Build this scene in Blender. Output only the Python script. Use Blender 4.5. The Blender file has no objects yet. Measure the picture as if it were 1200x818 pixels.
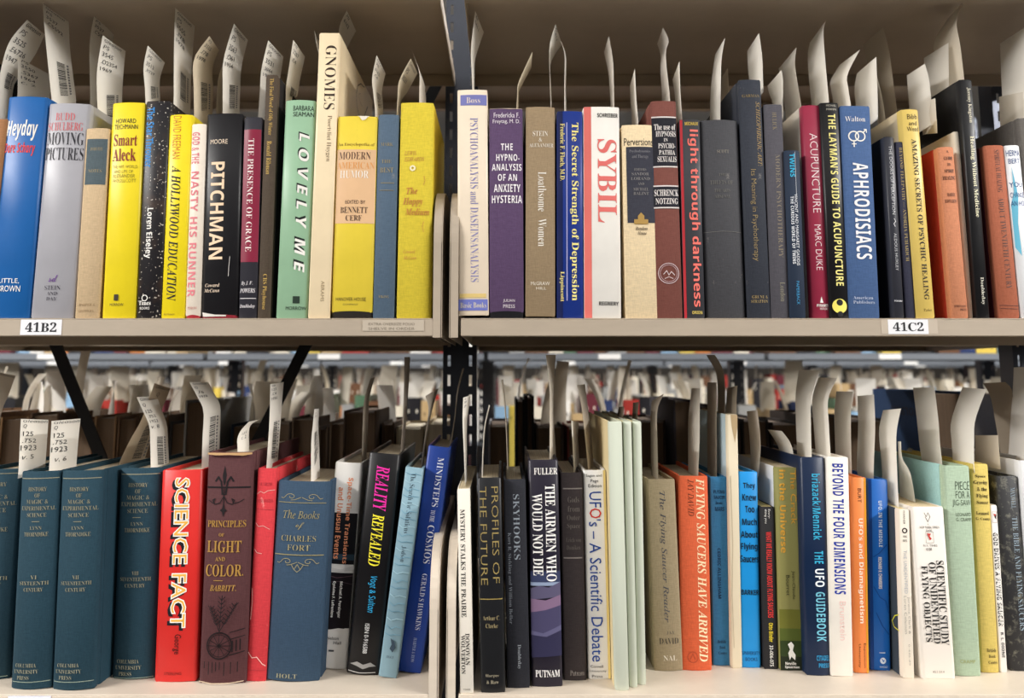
import bpy, bmesh, math, random
from mathutils import Vector, Matrix
random.seed(7)
S = bpy.context.scene
COL = S.collection
# ------------------------------------------------------------------ camera
F_PX, PX, PY = 950.0, 590.0, 314.0
PITCH = math.radians(7.4)
CAM = Vector((0.0, -0.80, 1.45))
Z0 = CAM.z
cd = bpy.data.cameras.new('camera')
cd.sensor_fit = 'HORIZONTAL'; cd.sensor_width = 36.0
cd.lens = 36.0 * F_PX / 1200.0
cd.shift_x = (600.0 - PX) / 1200.0
cd.shift_y = -(409.0 - PY) / 1200.0
cd.clip_start = 0.02
cd.dof.use_dof = True; cd.dof.focus_distance = 0.83; cd.dof.aperture_fstop = 5.0
cam = bpy.data.objects.new('camera', cd); COL.objects.link(cam)
cam.location = CAM
cam.rotation_euler = (math.radians(90) + PITCH, 0, 0)
S.camera = cam
FW = Vector((0, math.cos(PITCH), math.sin(PITCH))); UP = Vector((0, -math.sin(PITCH), math.cos(PITCH))); RT = Vector((1, 0, 0))
def unproj(px, py, Y):
    d = FW + RT * ((px - PX) / F_PX) + UP * ((PY - py) / F_PX)
    return CAM + d * ((Y - CAM.y) / d.y)
def x_at(px, Y, Z):
    dep = (Y - CAM.y) * FW.y + (Z - CAM.z) * FW.z
    return (px - PX) / F_PX * dep
# ------------------------------------------------------------------ world, lamps, exposure
w = bpy.data.worlds.new('world'); S.world = w; w.use_nodes = True
_nt = w.node_tree; _bg = _nt.nodes['Background']          # a lit hall: bright above the horizon, dim floor below
_tc = _nt.nodes.new('ShaderNodeTexCoord'); _sx = _nt.nodes.new('ShaderNodeSeparateXYZ'); _mr = _nt.nodes.new('ShaderNodeMapRange')
_nt.links.new(_tc.outputs['Generated'], _sx.inputs[0]); _nt.links.new(_sx.outputs[2], _mr.inputs[0])
_mr.inputs[1].default_value = -.04; _mr.inputs[2].default_value = .22; _mr.inputs[3].default_value = .012; _mr.inputs[4].default_value = .62
_nt.links.new(_mr.outputs[0], _bg.inputs[1]); _bg.inputs[0].default_value = (1.0, 0.965, 0.92, 1)
S.view_settings.view_transform = 'Standard'; S.view_settings.look = 'None'
S.view_settings.gamma = 1.0; S.view_settings.use_curve_mapping = False
S.view_settings.exposure = -0.40
def ceiling_strip(y, power, z=Z0 + 1.45, length=8.0, width=0.16, x=0.0):
    l = bpy.data.lights.new('fluorescent_strip', 'AREA'); l.shape = 'RECTANGLE'
    l.size = length; l.size_y = width; l.energy = power; l.color = (1.0, 0.975, 0.945)
    o = bpy.data.objects.new('fluorescent_strip', l); COL.objects.link(o); o.location = (x, y, z)
    return o
ceiling_strip(-1.65, 52);
for _x in (-2.8, 2.8): ceiling_strip(-1.75, 400, length=.18, width=2.2, x=_x)  # unseen side strips, added to brighten the slips' inner faces
ceiling_strip(0.11, 90); ceiling_strip(1.60, 190); ceiling_strip(2.93, 120)
# ------------------------------------------------------------------ materials
def lin(h):
    h = h.lstrip('#')
    return tuple(((c / 12.92) if c <= 0.04045 else ((c + 0.055) / 1.055) ** 2.4) for c in (int(h[i:i + 2], 16) / 255.0 for i in (0, 2, 4)))
MATS = {}
def mat(hx, kind='paper'):
    key = (hx, kind)
    if key in MATS: return MATS[key]
    m = bpy.data.materials.new(kind + '_' + hx); m.use_nodes = True
    nt = m.node_tree; b = nt.nodes['Principled BSDF']; N = nt.nodes.new; L = nt.links.new
    c = lin(hx); rgba = (*c, 1)
    b.inputs['Base Color'].default_value = rgba
    rough = {'paper': .75, 'jacket': .36, 'cloth': .82, 'metal': .42, 'ink': .55, 'pages': .9, 'gloss': .16, 'foil': .45, 'steel': .28, 'slip': .8, 'speck': .4, 'marble': .6, 'faded': .8, 'worn': .7, 'floor': .35}.get(kind, .6)
    b.inputs['Roughness'].default_value = rough
    if kind == 'cloth' or kind == 'faded' or kind == 'worn':
        b.inputs['Specular IOR Level'].default_value = 0.25
    if kind in ('jacket', 'speck', 'ink'): b.inputs['Specular IOR Level'].default_value = 0.3
    if kind == 'foil': b.inputs['Metallic'].default_value = 0.35
    if kind == 'steel': b.inputs['Metallic'].default_value = 0.85
    tc = N('ShaderNodeTexCoord')
    def noise(scale, detail=3, vec=None, rough_=.55):
        n = N('ShaderNodeTexNoise'); n.inputs['Scale'].default_value = scale; n.inputs['Detail'].default_value = detail
        n.inputs['Roughness'].default_value = rough_
        L(vec if vec else tc.outputs['Object'], n.inputs['Vector']); return n
    def mapping(s):
        mp = N('ShaderNodeMapping'); mp.inputs['Scale'].default_value = s
        L(tc.outputs['Object'], mp.inputs['Vector']); return mp.outputs[0]
    def mixc(fac, a, bcol):
        mx = N('ShaderNodeMix'); mx.data_type = 'RGBA'
        L(fac, mx.inputs[0]); 
        for s, v in ((6, a), (7, bcol)):
            if isinstance(v, tuple): mx.inputs[s].default_value = v
            else: L(v, mx.inputs[s])
        return mx.outputs[2]
    def ramp(src, p0, p1, v0=0.0, v1=1.0):
        r = N('ShaderNodeMapRange'); r.inputs[1].default_value = p0; r.inputs[2].default_value = p1
        r.inputs[3].default_value = v0; r.inputs[4].default_value = v1; L(src, r.inputs[0]); return r.outputs[0]
    def bump(h, st, dist=.0006):
        bp = N('ShaderNodeBump'); bp.inputs['Strength'].default_value = st; bp.inputs['Distance'].default_value = dist
        L(h, bp.inputs['Height']); L(bp.outputs[0], b.inputs['Normal'])
    dark = tuple(v * .82 for v in c) + (1,); lite = tuple(min(1, v * 1.06 + .003) for v in c) + (1,)
    if kind in ('cloth', 'faded', 'worn'):
        wv = noise(1500, 1, mapping((1, .6, .12))); wh = noise(1500, 1, mapping((.08, .6, 1)))
        ad = N('ShaderNodeMath'); ad.operation = 'ADD'; L(wv.outputs[0], ad.inputs[0]); L(wh.outputs[0], ad.inputs[1])
        col = mixc(ramp(ad.outputs[0], .62, 1.38), dark, lite)
        if kind == 'faded':
            n = noise(38, 5, mapping((1, 1, .55)), .7)
            col = mixc(ramp(n.outputs[0], .60, .66), col, (*lin('e89a94'), 1))
        if kind == 'worn':
            n = noise(60, 6, None, .7)
            col = mixc(ramp(n.outputs[0], .62, .72, 0, .6), col, (*lin('9a938a'), 1))
        L(col, b.inputs['Base Color']); bump(ad.outputs[0], .12)
    elif kind == 'jacket':
        n = noise(25, 4); L(mixc(ramp(n.outputs[0], .3, .7), tuple(v * .93 for v in c) + (1,), tuple(min(1, v * 1.04) for v in c) + (1,)), b.inputs['Base Color'])
        L(ramp(noise(14, 3).outputs[0], .3, .7, rough - .07, rough + .1), b.inputs['Roughness'])
    elif kind == 'speck':
        n = noise(420, 2, None, .4); col = mixc(ramp(n.outputs[0], .66, .70), rgba, (*lin('cfc6bb'), 1))
        n2 = noise(30, 4); col = mixc(ramp(n2.outputs[0], .5, .68, 0, .55), col, (*lin('5a4436'), 1)); L(col, b.inputs['Base Color'])
    elif kind == 'marble':
        n = noise(120, 5, None, .65); L(mixc(ramp(n.outputs[0], .52, .66), rgba, (*lin('6c6a5e'), 1)), b.inputs['Base Color'])
    elif kind == 'pages':
        n = noise(1, 2, mapping((2600, 3, 3))); L(mixc(ramp(n.outputs[0], .35, .65), tuple(v * .72 for v in c) + (1,), rgba), b.inputs['Base Color'])
        bump(n.outputs[0], .3)
    elif kind == 'metal':
        n = noise(18, 5, mapping((1, 1, 3)), .7); n2 = noise(70, 4, None, .8)
        col = mixc(ramp(n.outputs[0], .35, .7), rgba, tuple(v * .9 for v in c) + (1,))
        col = mixc(ramp(n2.outputs[0], .70, .76, 0, .35), col, (*lin('5b5148'), 1)); L(col, b.inputs['Base Color'])
    elif kind == 'floor':
        n = noise(40, 5, None, .7); L(mixc(ramp(n.outputs[0], .35, .65), dark, rgba), b.inputs['Base Color'])
    elif kind == 'slip':
        tr = N('ShaderNodeBsdfTranslucent'); tr.inputs[0].default_value = rgba; mxs = N('ShaderNodeMixShader'); mxs.inputs[0].default_value = .24
        L(b.outputs[0], mxs.inputs[1]); L(tr.outputs[0], mxs.inputs[2]); L(mxs.outputs[0], nt.nodes['Material Output'].inputs[0])
        n = noise(12, 3); L(mixc(ramp(n.outputs[0], .3, .7), tuple(v * .97 for v in c) + (1,), rgba), b.inputs['Base Color'])
    MATS[key] = m
    return m
# ------------------------------------------------------------------ mesh builder
class MB:
    """collects faces with materials, then links them as ONE mesh object"""
    def __init__(s): s.v = []; s.f = []; s.m = []; s.sm = []; s.mats = []
    def mi(s, m):
        if m not in s.mats: s.mats.append(m)
        return s.mats.index(m)
    def face(s, pts, m, smooth=False):
        i = len(s.v); s.v += [tuple(p) for p in pts]; s.f.append(list(range(i, i + len(pts)))); s.m.append(s.mi(m)); s.sm.append(smooth)
    def raw(s, verts, faces, m, smooth=False):
        i = len(s.v); s.v += [tuple(p) for p in verts]; k = s.mi(m)
        for f in faces: s.f.append([a + i for a in f]); s.m.append(k); s.sm.append(smooth)
    def box(s, x0, x1, y0, y1, z0, z1, m):
        v = [(x, y, z) for z in (z0, z1) for y in (y0, y1) for x in (x0, x1)]
        s.raw(v, [(0, 2, 3, 1), (4, 5, 7, 6), (0, 1, 5, 4), (2, 6, 7, 3), (0, 4, 6, 2), (1, 3, 7, 5)], m)
    def prism(s, prof, axis, a0, a1, m):
        """extrude a closed 2-D outline along an axis; prof is (y,z) for 'x', (x,y) for 'z', (x,z) for 'y'"""
        n = len(prof)
        def P(p, a): return (a, p[0], p[1]) if axis == 'x' else ((p[0], p[1], a) if axis == 'z' else (p[0], a, p[1]))
        v = [P(p, a0) for p in prof] + [P(p, a1) for p in prof]
        f = [(i, (i + 1) % n, n + (i + 1) % n, n + i) for i in range(n)] + [tuple(range(n - 1, -1, -1)), tuple(range(n, 2 * n))]
        s.raw(v, f, m)
    def build(s, name, parent=None, merge=False):
        me = bpy.data.meshes.new(name); me.from_pydata(s.v, [], s.f)
        for m in s.mats: me.materials.append(m)
        me.polygons.foreach_set('material_index', s.m); me.polygons.foreach_set('use_smooth', s.sm)
        me.update()
        if merge:
            bm = bmesh.new(); bm.from_mesh(me); bmesh.ops.remove_doubles(bm, verts=bm.verts, dist=1e-6)
            bmesh.ops.recalc_face_normals(bm, faces=bm.faces); bm.to_mesh(me); bm.free()
        o = bpy.data.objects.new(name, me); COL.objects.link(o)
        if parent: o.parent = parent
        return o
def empty(name, loc):
    o = bpy.data.objects.new(name, None); o.empty_display_size = .03; COL.objects.link(o); o.location = loc; return o
def tag(o, label, cat, group=None, kind=None):
    if label: o['label'] = label
    if cat: o['category'] = cat
    if group: o['group'] = group
    if kind: o['kind'] = kind
    return o
def bevel(o, w=.001, seg=2):
    md = o.modifiers.new('bevel', 'BEVEL'); md.width = w; md.segments = seg; md.limit_method = 'ANGLE'; return o
# ------------------------------------------------------------------ lettering
ITAL_H = {'h': '\u210e'}
def styl(t, st):
    if st in ('n', 'nt', 'nw'): return t
    base = {'sb': (0x1D400, 0x1D41A), 'sr': (0x1D400, 0x1D41A), 'si': (0x1D434, 0x1D44E), 'sbi': (0x1D468, 0x1D482), 'nb': (0x1D5D4, 0x1D5EE), 'nh': (0x1D5D4, 0x1D5EE), 'nbi': (0x1D63C, 0x1D656), 'ni': (0x1D608, 0x1D622), 'scr': (0x1D4D0, 0x1D4EA)}[st]
    out = ''
    for c in t:
        if 'A' <= c <= 'Z': out += chr(base[0] + ord(c) - 65)
        elif 'a' <= c <= 'z': out += '\u210e' if (st == 'si' and c == 'h') else chr(base[1] + ord(c) - 97)
        elif c.isdigit() and st in ('sb', 'sr'): out += chr(0x1D7CE + int(c))
        elif c.isdigit() and st in ('nb', 'nh'): out += chr(0x1D7EC + int(c))
        else: out += c
    return out
TXT = {}
def prepare_text(keys):
    obs = []
    for (t, st) in keys:
        cu = bpy.data.curves.new('lettering', 'FONT'); cu.body = styl(t, st); cu.resolution_u = 2
        cu.offset = {'sr': -.012, 'nt': -.012, 'nw': .05}.get(st, 0.0)
        if len(t) > 1 and st == 'nh': cu.space_character = 1.08
        o = bpy.data.objects.new('lettering', cu); COL.objects.link(o); obs.append(((t, st), o, cu))
    bpy.context.view_layer.update()
    dg = bpy.context.evaluated_depsgraph_get()
    for k, o, cu in obs:
        me = bpy.data.meshes.new_from_object(o.evaluated_get(dg))
        vs = [v.co[:2] for v in me.vertices]; fs = [tuple(p.vertices) for p in me.polygons]
        if vs:
            x0 = min(v[0] for v in vs); x1 = max(v[0] for v in vs); y0 = min(v[1] for v in vs); y1 = max(v[1] for v in vs)
            TXT[k] = ([((v[0] - x0) / max(x1 - x0, 1e-6), (v[1] - y0) / max(y1 - y0, 1e-6)) for v in vs], fs)
        else: TXT[k] = ([], [])
        bpy.data.meshes.remove(me)
    for k, o, cu in obs:
        bpy.data.objects.remove(o); bpy.data.curves.remove(cu)
# ------------------------------------------------------------------ the books on the two front shelves (measured outlines, spine lettering)
BOOKS = []
def B(row, short, label, tl, tr, yt, bl, br, yb, col, kind, decor=(), **k):
    BOOKS.append(dict(row=row, short=short, label=label, tl=tl, tr=tr, yt=yt, bl=bl, br=br, yb=yb, col=col, kind=kind, decor=list(decor), **k))
W = 'f2efe8'; K = '17161a'
# ---- upper shelf, section tagged 41B2
B('u', 'tall black book at the edge', 'tall black book at the shelf end, only its dark top corner showing', -150, -78, 27, -190, -111, 371, '1c1b1e', 'C')
B('u', 'tan cloth sliver', 'tan cloth book, a sliver left of the wide royal blue spine', -70, 7, 139, -104, -18, 371, 'a5754f', 'C')
B('u', 'wide royal blue spine', 'wide royal blue hardcover with slanted white and red title', 9, 54, 113, -16, 32, 371, '1f62a8', 'J', [
  ('h', 'Heyday', 'nbi', W, .02, .84, 141, 166), ('h', 'Dore Schary', 'nbi', 'e0403f', .0, .82, 168, 184),
  ('h', 'LITTLE,', 'n', W, .2, .72, 326, 332), ('h', 'BROWN', 'n', W, .2, .76, 334, 341)], bulge=3)
B('u', 'silver-grey spine', 'silver-grey jacketed book with red author and black serif title', 57, 104, 121, 33, 84.5, 371, 'a8a7ad', 'J', [
  ('h', 'BUDD', 'sr', 'd9696d', .2, .68, 133, 142), ('h', 'SCHULBERG', 'sr', 'd9696d', .02, .88, 144, 154),
  ('h', 'MOVING', 'sr', '25232a', .02, .92, 156, 171), ('h', 'PICTURES', 'sr', '25232a', .0, .94, 174, 189),
  ('h', 'sd', 'scr', '6a3f8a', .38, .6, 322, 330), ('h', 'STEIN', 'sr', '4a4752', .3, .68, 334, 339), ('h', 'AND', 'sr', '4a4752', .37, .62, 341, 345), ('h', 'DAY', 'sr', '4a4752', .37, .62, 347, 351)], bulge=3.5)
B('u', 'beige book with slate label', 'narrow beige cloth book with a slate-green title label', 101, 127, 150, 86, 115, 371, 'cdb38e', 'C', [
  ('b', '56646a', .06, .97, 163, 217), ('h', 'DOROTHY', 'sr', '9a8c6a', .25, .8, 173, 177), ('h', 'NOTES', 'sr', '9a8c6a', .2, .8, 199, 203),
  ('h', 'HARPER &', 'sr', 'a08662', .15, .85, 354, 357), ('h', 'BROTHERS', 'sr', 'a08662', .15, .8, 361, 364)], depth=.13)
B('u', 'wide lemon yellow spine', 'lemon yellow jacketed book with maroon two-word title near its top', 131, 168.5, 120, 118, 157.5, 371, 'f0d928', 'J', [
  ('h', 'HOWARD', 'n', '3a3226', .14, .78, 139.5, 145), ('h', 'TEICHMANN', 'n', '3a3226', .1, .84, 146.5, 152),
  ('h', 'Smart', 'sb', '8c2f2c', .1, .84, 158, 172), ('h', 'Aleck', 'sb', '8c2f2c', .08, .82, 175, 190),
  ('h', 'THE WIT, WORLD', 'nt', '4a4122', .1, .88, 195, 199), ('h', 'AND LIFE OF', 'nt', '4a4122', .16, .76, 200.5, 204), ('h', 'ALEXANDER', 'nt', '4a4122', .12, .82, 205.5, 209.5), ('h', 'WOOLLCOTT', 'nt', '4a4122', .12, .86, 211, 215),
  ('b', '3a3226', .36, .5, 344, 351), ('h', 'MORROW', 'n', '4a4122', .24, .66, 354, 357)], bulge=3)
B('u', 'speckled black spine', 'black white-speckled jacket with bright blue title and white author name', 170, 199, 118, 159, 187, 371, '232124', 'J', [
  ('v', 'The Star Thrower', 'nb', '1f86d0', .05, .42, 126, 197), ('v', 'Loren Eiseley', 'nb', W, .2, .55, 245, 303),
  ('ring', W, .33, 348, 3.2, .9), ('h', 'Times', 'sb', W, .08, .6, 351, 356), ('h', 'BOOKS', 'n', W, .14, .56, 358, 361)], surf='speck', bulge=2.5)
B('u', 'yellow spine with black italic capitals', 'yellow paperback-thin jacket with black italic capitals running down', 198, 225.5, 134, 188, 215, 371.5, 'f3dc22', 'J', [
  ('v', 'DAVID FREEMAN', 'nt', 'd2702a', .18, .55, 136, 187), ('v', 'A HOLLYWOOD EDUCATION', 'sbi', '1b1a17', .2, .62, 195, 352), ('h', 'PUTNAM', 'n', '8a6f1a', .12, .6, 366, 368)], bulge=2.5)
B('u', 'cream spine with pink letters', 'cream jacket with fat pink letters over red boards', 224.5, 241, 145, 216, 234, 368, 'efe3d3', 'J', [
  ('v', 'GOD & THE', 'nh', 'df8088', .05, .62, 155, 192), ('v', 'NASTY HIS RUNNER', 'nh', 'df8088', .08, .64, 201, 344), ('h', 'MORROW', 'n', 'c78a80', .15, .8, 355, 358)], board='b5323a')
B('u', 'black spine with peach capitals', 'black jacketed book with peach capitals down its spine and a white scratch', 241.5, 284, 133, 235, 277.5, 368, '1b1a1d', 'J', [
  ('h', 'MOORE', 'n', 'f0dcc4', .12, .62, 163.5, 169), ('v', 'PITCHMAN', 'nb', 'f4d5b4', .16, .56, 190, 302), ('h', 'Coward', 'sbi', 'd9c4ae', .08, .5, 329, 333), ('h', 'McCann', 'sbi', 'd9c4ae', .06, .5, 335, 339),
  ('l', 'e6e2dc', .5, [(.76, 299), (.74, 310), (.73, 321)]), ('p', 'd9d4cc', [(.02, 361), (.2, 362.5), (.4, 364), (.7, 364.5), (.7, 366), (.3, 366), (.05, 366)])], board='9c2d3b', bulge=3)
B('u', 'maroon spine with white serif title', 'maroon jacket with charcoal ends and white serif title', 285.5, 307, 137, 279, 300, 371, '35343b', 'J', [
  ('b', '8b2740', 0.0, 1.0, 152, 307), ('v', 'THE PRESENCE OF GRACE', 'sr', 'f2e6e2', .28, .62, 163, 295), ('h', 'By J. F.', 'sbi', 'e3dee0', .1, .75, 329, 334), ('h', 'POWERS', 'sbi', 'e3dee0', .04, .9, 337, 342),
  ('b', 'e3dee0', .05, .95, 348, 348.8), ('h', 'Doubleday', 'sbi', 'e3dee0', .05, .9, 355, 360)], bulge=2)
B('u', 'tall dark brown spine', 'tall thin dark brown book with small gold lettering, left of mint green', 311.5, 325, 87, 300.5, 316, 371, '54483c', 'C', [
  ('v', 'The Final Word of Olly Winter', 'sr', 'd0ac5a', .3, .72, 92, 160), ('v', 'Ronald Ribman', 'sr', 'd0ac5a', .3, .7, 167, 206), ('v', 'CBS Playhouse', 'sr', 'd0ac5a', .3, .72, 321, 361)], rc='2b2a2e')
B('u', 'mint green spine', 'mint green jacketed book with chunky slanted white capitals', 334.5, 369, 117, 322, 359.5, 371, '97bd9c', 'J', [
  ('h', 'BARBARA', 'n', '2b3a30', .28, .97, 124, 130), ('h', 'SEAMAN', 'n', '2b3a30', .28, .98, 131.5, 137),
  ('v', 'L O V E L Y  M E', 'nbi', '1d2420', .5, .84, 155, 316), ('v', 'L O V E L Y  M E', 'nbi', W, .53, .87, 157, 319), ('b', '2b3a30', .54, .76, 346, 354), ('h', 'MORROW', 'n', '2b3a30', .32, .98, 357.5, 361.5)], bulge=3)
B('u', 'tall cream spine', 'tallest cream book, dark serif capitals on spine, curved drawing on cover', 375, 397.5, 38.5, 359.5, 387, 371, 'f3dfba', 'J', [
  ('v', 'GNOMES', 'sr', '3a2b22', .35, .88, 54, 131), ('v', 'Poortvliet Huygen', 'sr', '8a765c', .52, .78, 138, 192), ('v', 'ABRAMS', 'n', 'a08c6c', .56, .72, 329, 352),
  ('sl', 'R', '2c2420', 1.1, [(.15, .985), (.125, .97), (.107, .94), (.1, .90), (.104, .86), (.12, .835), (.145, .825)]), ('sl', 'R', '6c5848', .5, [(.125, .93), (.116, .915), (.12, .895), (.138, .89)]),
  ('sl', 'R', '2c2420', 1.4, [(.175, .93), (.16, .885), (.15, .85)])], depth=.215, bulge=0)
B('u', 'yellow book with peach panel', 'yellow book with a peach title panel and torn top edge', 395, 443, 136, 388, 435.5, 365, 'e8cf45', 'J', [
  ('b', 'e6bd92', 0.0, 1.0, 176, 263), ('h', 'An Encyclopedia of', 'sr', '8a6a28', .02, .95, 168, 172.5), ('h', 'MODERN', 'sr', '4a2a24', .06, .86, 179, 188), ('h', 'AMERICAN', 'sr', 'e5a05a', .02, .96, 191, 199), ('h', 'HUMOR', 'sr', 'f6eee2', .1, .82, 201, 210),
  ('h', 'EDITED BY', 'n', '5a4038', .26, .76, 236, 240), ('h', 'BENNETT', 'sr', '3f2a26', .14, .82, 244, 251), ('h', 'CERF', 'sr', '3f2a26', .28, .68, 253.5, 260),
  ('h', 'HANOVER HOUSE', 'n', '5a4a20', .1, .84, 348, 352), ('h', 'COMPANY', 'n', '7a6a30', .28, .66, 355, 357), ('p', 'f2ead8', [(.55, 137), (.62, 141.5), (.70, 140.5), (.76, 137.5), (.8, 136.2), (.5, 136.2)])], board='2a2622', bulge=2.5, raise_=.006)  # dark board colour stands in for the shadow gap under the jacket
B('u', 'slate blue cloth spine', 'slate blue cloth book with worn gold lettering, beside the peach-panelled yellow one', 443.5, 467.5, 134, 436, 462, 366.5, '54687c', 'C', [
  ('h', 'MARK', 'sr', '9c8f6c', .15, .75, 167, 171), ('h', 'THE', 'sr', '9c8f6c', .2, .7, 187, 191), ('h', 'BEST', 'sr', '9c8f6c', .15, .8, 196, 202), ('b', '9c8f6c', .2, .85, 213.5, 214.2), ('b', '9c8f6c', .15, .85, 222, 222.6), ('h', 'VIKING', 'sr', 'a09474', .25, .75, 341, 344)], surf='worn')
B('u', 'pale yellow cloth spine', 'mustard yellow cloth book at the section end by the metal bracket', 470, 508, 120, 463.5, 505, 366.5, 'dcc63c', 'C', [
  ('h', 'LEWIS', 'si', 'c79048', .14, .5, 177, 182), ('h', 'EDWARDS', 'si', 'c79048', .14, .74, 184, 189), ('h', 'The', 'sbi', 'c5853f', .22, .56, 219, 227), ('h', 'Happy', 'sbi', 'c5853f', .12, .72, 231, 241), ('h', 'Medium', 'sbi', 'c5853f', .2, .92, 243, 251),
  ('h', 'Coward', 'si', 'c79048', .16, .52, 290, 294), ('h', 'McCann', 'si', 'c79048', .18, .56, 297, 301), ('ring', 'f4e9c0', .4, 197, 2.4, 2), ('l', 'c79048', .6, [(.74, 206), (.78, 211), (.74, 216)]), ('l', 'c79048', .6, [(.76, 258), (.72, 264), (.76, 270)])])
# ---- upper shelf, section tagged 41C2
B('u', 'cream spine with violet bands', 'cream book with violet bands and pale violet lettering, first in its section', 535, 572, 105, 537, 572.4, 367.5, 'efdfc8', 'J', [
  ('b', '7d80bd', .1, .98, 111.5, 124), ('h', 'Boss', 'sr', 'efdfc8', .3, .76, 114.5, 121.5), ('v', 'PSYCHOANALYSIS and DASEINSANALYSIS', 'sr', '8b88b4', .42, .68, 139, 330),
  ('b', 'd9bf7c', .06, .92, 343, 347.5), ('b', '6f77bd', .02, .97, 349.5, 362), ('h', 'Basic Books', 'sr', 'd9cfae', .08, .92, 353, 359)], raise_=.003, bulge=1.5)
B('u', 'purple cloth spine', 'dusky purple book with white condensed capitals stacked in six lines', 573, 613, 127, 573.5, 614, 364, '5c4668', 'J', [
  ('h', 'Fredericka F.', 'n', 'e9e1e6', .13, .9, 132, 138), ('h', 'Freytag, M. D.', 'n', 'e9e1e6', .1, .92, 140, 146), ('h', 'THE', 'nh', 'f0eaee', .34, .7, 169, 177), ('h', 'HYPNO-', 'nh', 'f0eaee', .2, .9, 181.5, 189.5), ('h', 'ANALYSIS', 'nh', 'f0eaee', .07, .96, 193, 201), ('h', 'OF AN', 'nh', 'f0eaee', .25, .82, 205, 213), ('h', 'ANXIETY', 'nh', 'f0eaee', .13, .92, 217, 226), ('h', 'HYSTERIA', 'nh', 'f0eaee', .07, .97, 230, 239),
  ('h', 'JULIAN', 'n', 'd6cbd2', .4, .74, 349, 353), ('h', 'PRESS', 'n', 'd6cbd2', .4, .74, 355, 359), ('p', 'c9b9a8', [(0, 127.6), (.3, 127.4), (.6, 128.2), (1, 127.5), (1, 126.8), (0, 126.8)])], board='16161b', raise_=.006, surf='cloth')  # near-black board paints the shadow left below the raised spine
B('u', 'taupe cloth spine', 'taupe cloth book with white script-like title, beside the dusky purple one', 616, 650.5, 125, 615.5, 651, 367, '9a8568', 'C', [
  ('h', 'STEIN', 'sr', 'ece4d6', .24, .76, 154, 160), ('h', '&', 'sr', 'ece4d6', .44, .56, 162, 166.5), ('h', 'ALEXANDER', 'sr', 'ece4d6', .12, .95, 168.5, 173), ('v', 'Loathsome   Women', 'sr', 'efe9de', .42, .7, 202, 288), ('h', 'McGRAW', 'n', 'e2d8c6', .18, .82, 328, 332), ('h', 'HILL', 'n', 'e2d8c6', .36, .7, 334, 337)], raise_=.002)
B('u', 'navy spine with yellow serif title', 'shiny navy book with large yellow serif title running down', 652.5, 683, 130, 652.5, 684, 371, '1d3585', 'J', [
  ('b', '101c4e', 0, .22, 130, 371), ('v', 'The Secret Strength of Depression', 'sb', 'f2e58a', .5, .84, 144, 351), ('b', 'a9a8d8', .36, .40, 144, 351), ('v', 'Frederic F. Flach, M.D.', 'sb', 'e8d884', .1, .3, 145, 213), ('v', 'Lippincott', 'sb', 'e8d884', .1, .28, 318, 352)], bulge=2, surf='jacket')
B('u', 'white spine with coral capitals', 'white jacket with large coral capitals and a coral hinge stripe', 683, 726.5, 125, 685, 728, 371, 'ece8e0', 'J', [
  ('b', 'e0746c', 0, .21, 125, 371), ('h', 'SCHREIBER', 'nb', '2a2826', .38, .96, 133, 138), ('v', 'SYBIL', 'sb', 'e0706a', .38, .92, 164, 262), ('h', 'REGNERY', 'nb', '2a2826', .4, .94, 352, 356.5)], bulge=2)
B('u', 'cream spine with grey panel', 'cream book with charcoal panel and gold house emblem, after the white spine', 728.5, 766, 146, 733, 772, 371.5, 'ecd6ae', 'C', [
  ('h', 'Perversions', 'n', '2c2622', .06, .98, 162, 171), ('b', '3b3c47', .12, .98, 172.5, 262), ('h', 'Psychodynamics', 'sr', '7f7d82', .22, .88, 176, 180), ('h', 'and Therapy', 'sr', '7f7d82', .3, .82, 182, 187), ('h', 'EDITORS', 'sr', '8a8684', .36, .74, 198, 201), ('h', 'SANDOR', 'sr', '8a8684', .28, .82, 203, 206.5), ('h', 'LORAND', 'sr', '8a8684', .25, .85, 208.5, 212), ('h', 'AND', 'sr', '8a8684', .46, .66, 215, 218), ('h', 'MICHAEL', 'sr', '8a8684', .32, .8, 221, 224.5), ('h', 'BALINT', 'sr', '8a8684', .32, .8, 226, 229.5),
  ('p', 'b08d4c', [(.32, 263.5), (.32, 258), (.44, 258), (.44, 254), (.54, 250), (.64, 254), (.64, 258), (.76, 258), (.76, 263.5)]), ('h', 'Random', 'sbi', '4a4038', .36, .74, 266.5, 270.5), ('h', 'House', 'sbi', '4a4038', .42, .7, 272, 276)], bulge=2)
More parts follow.
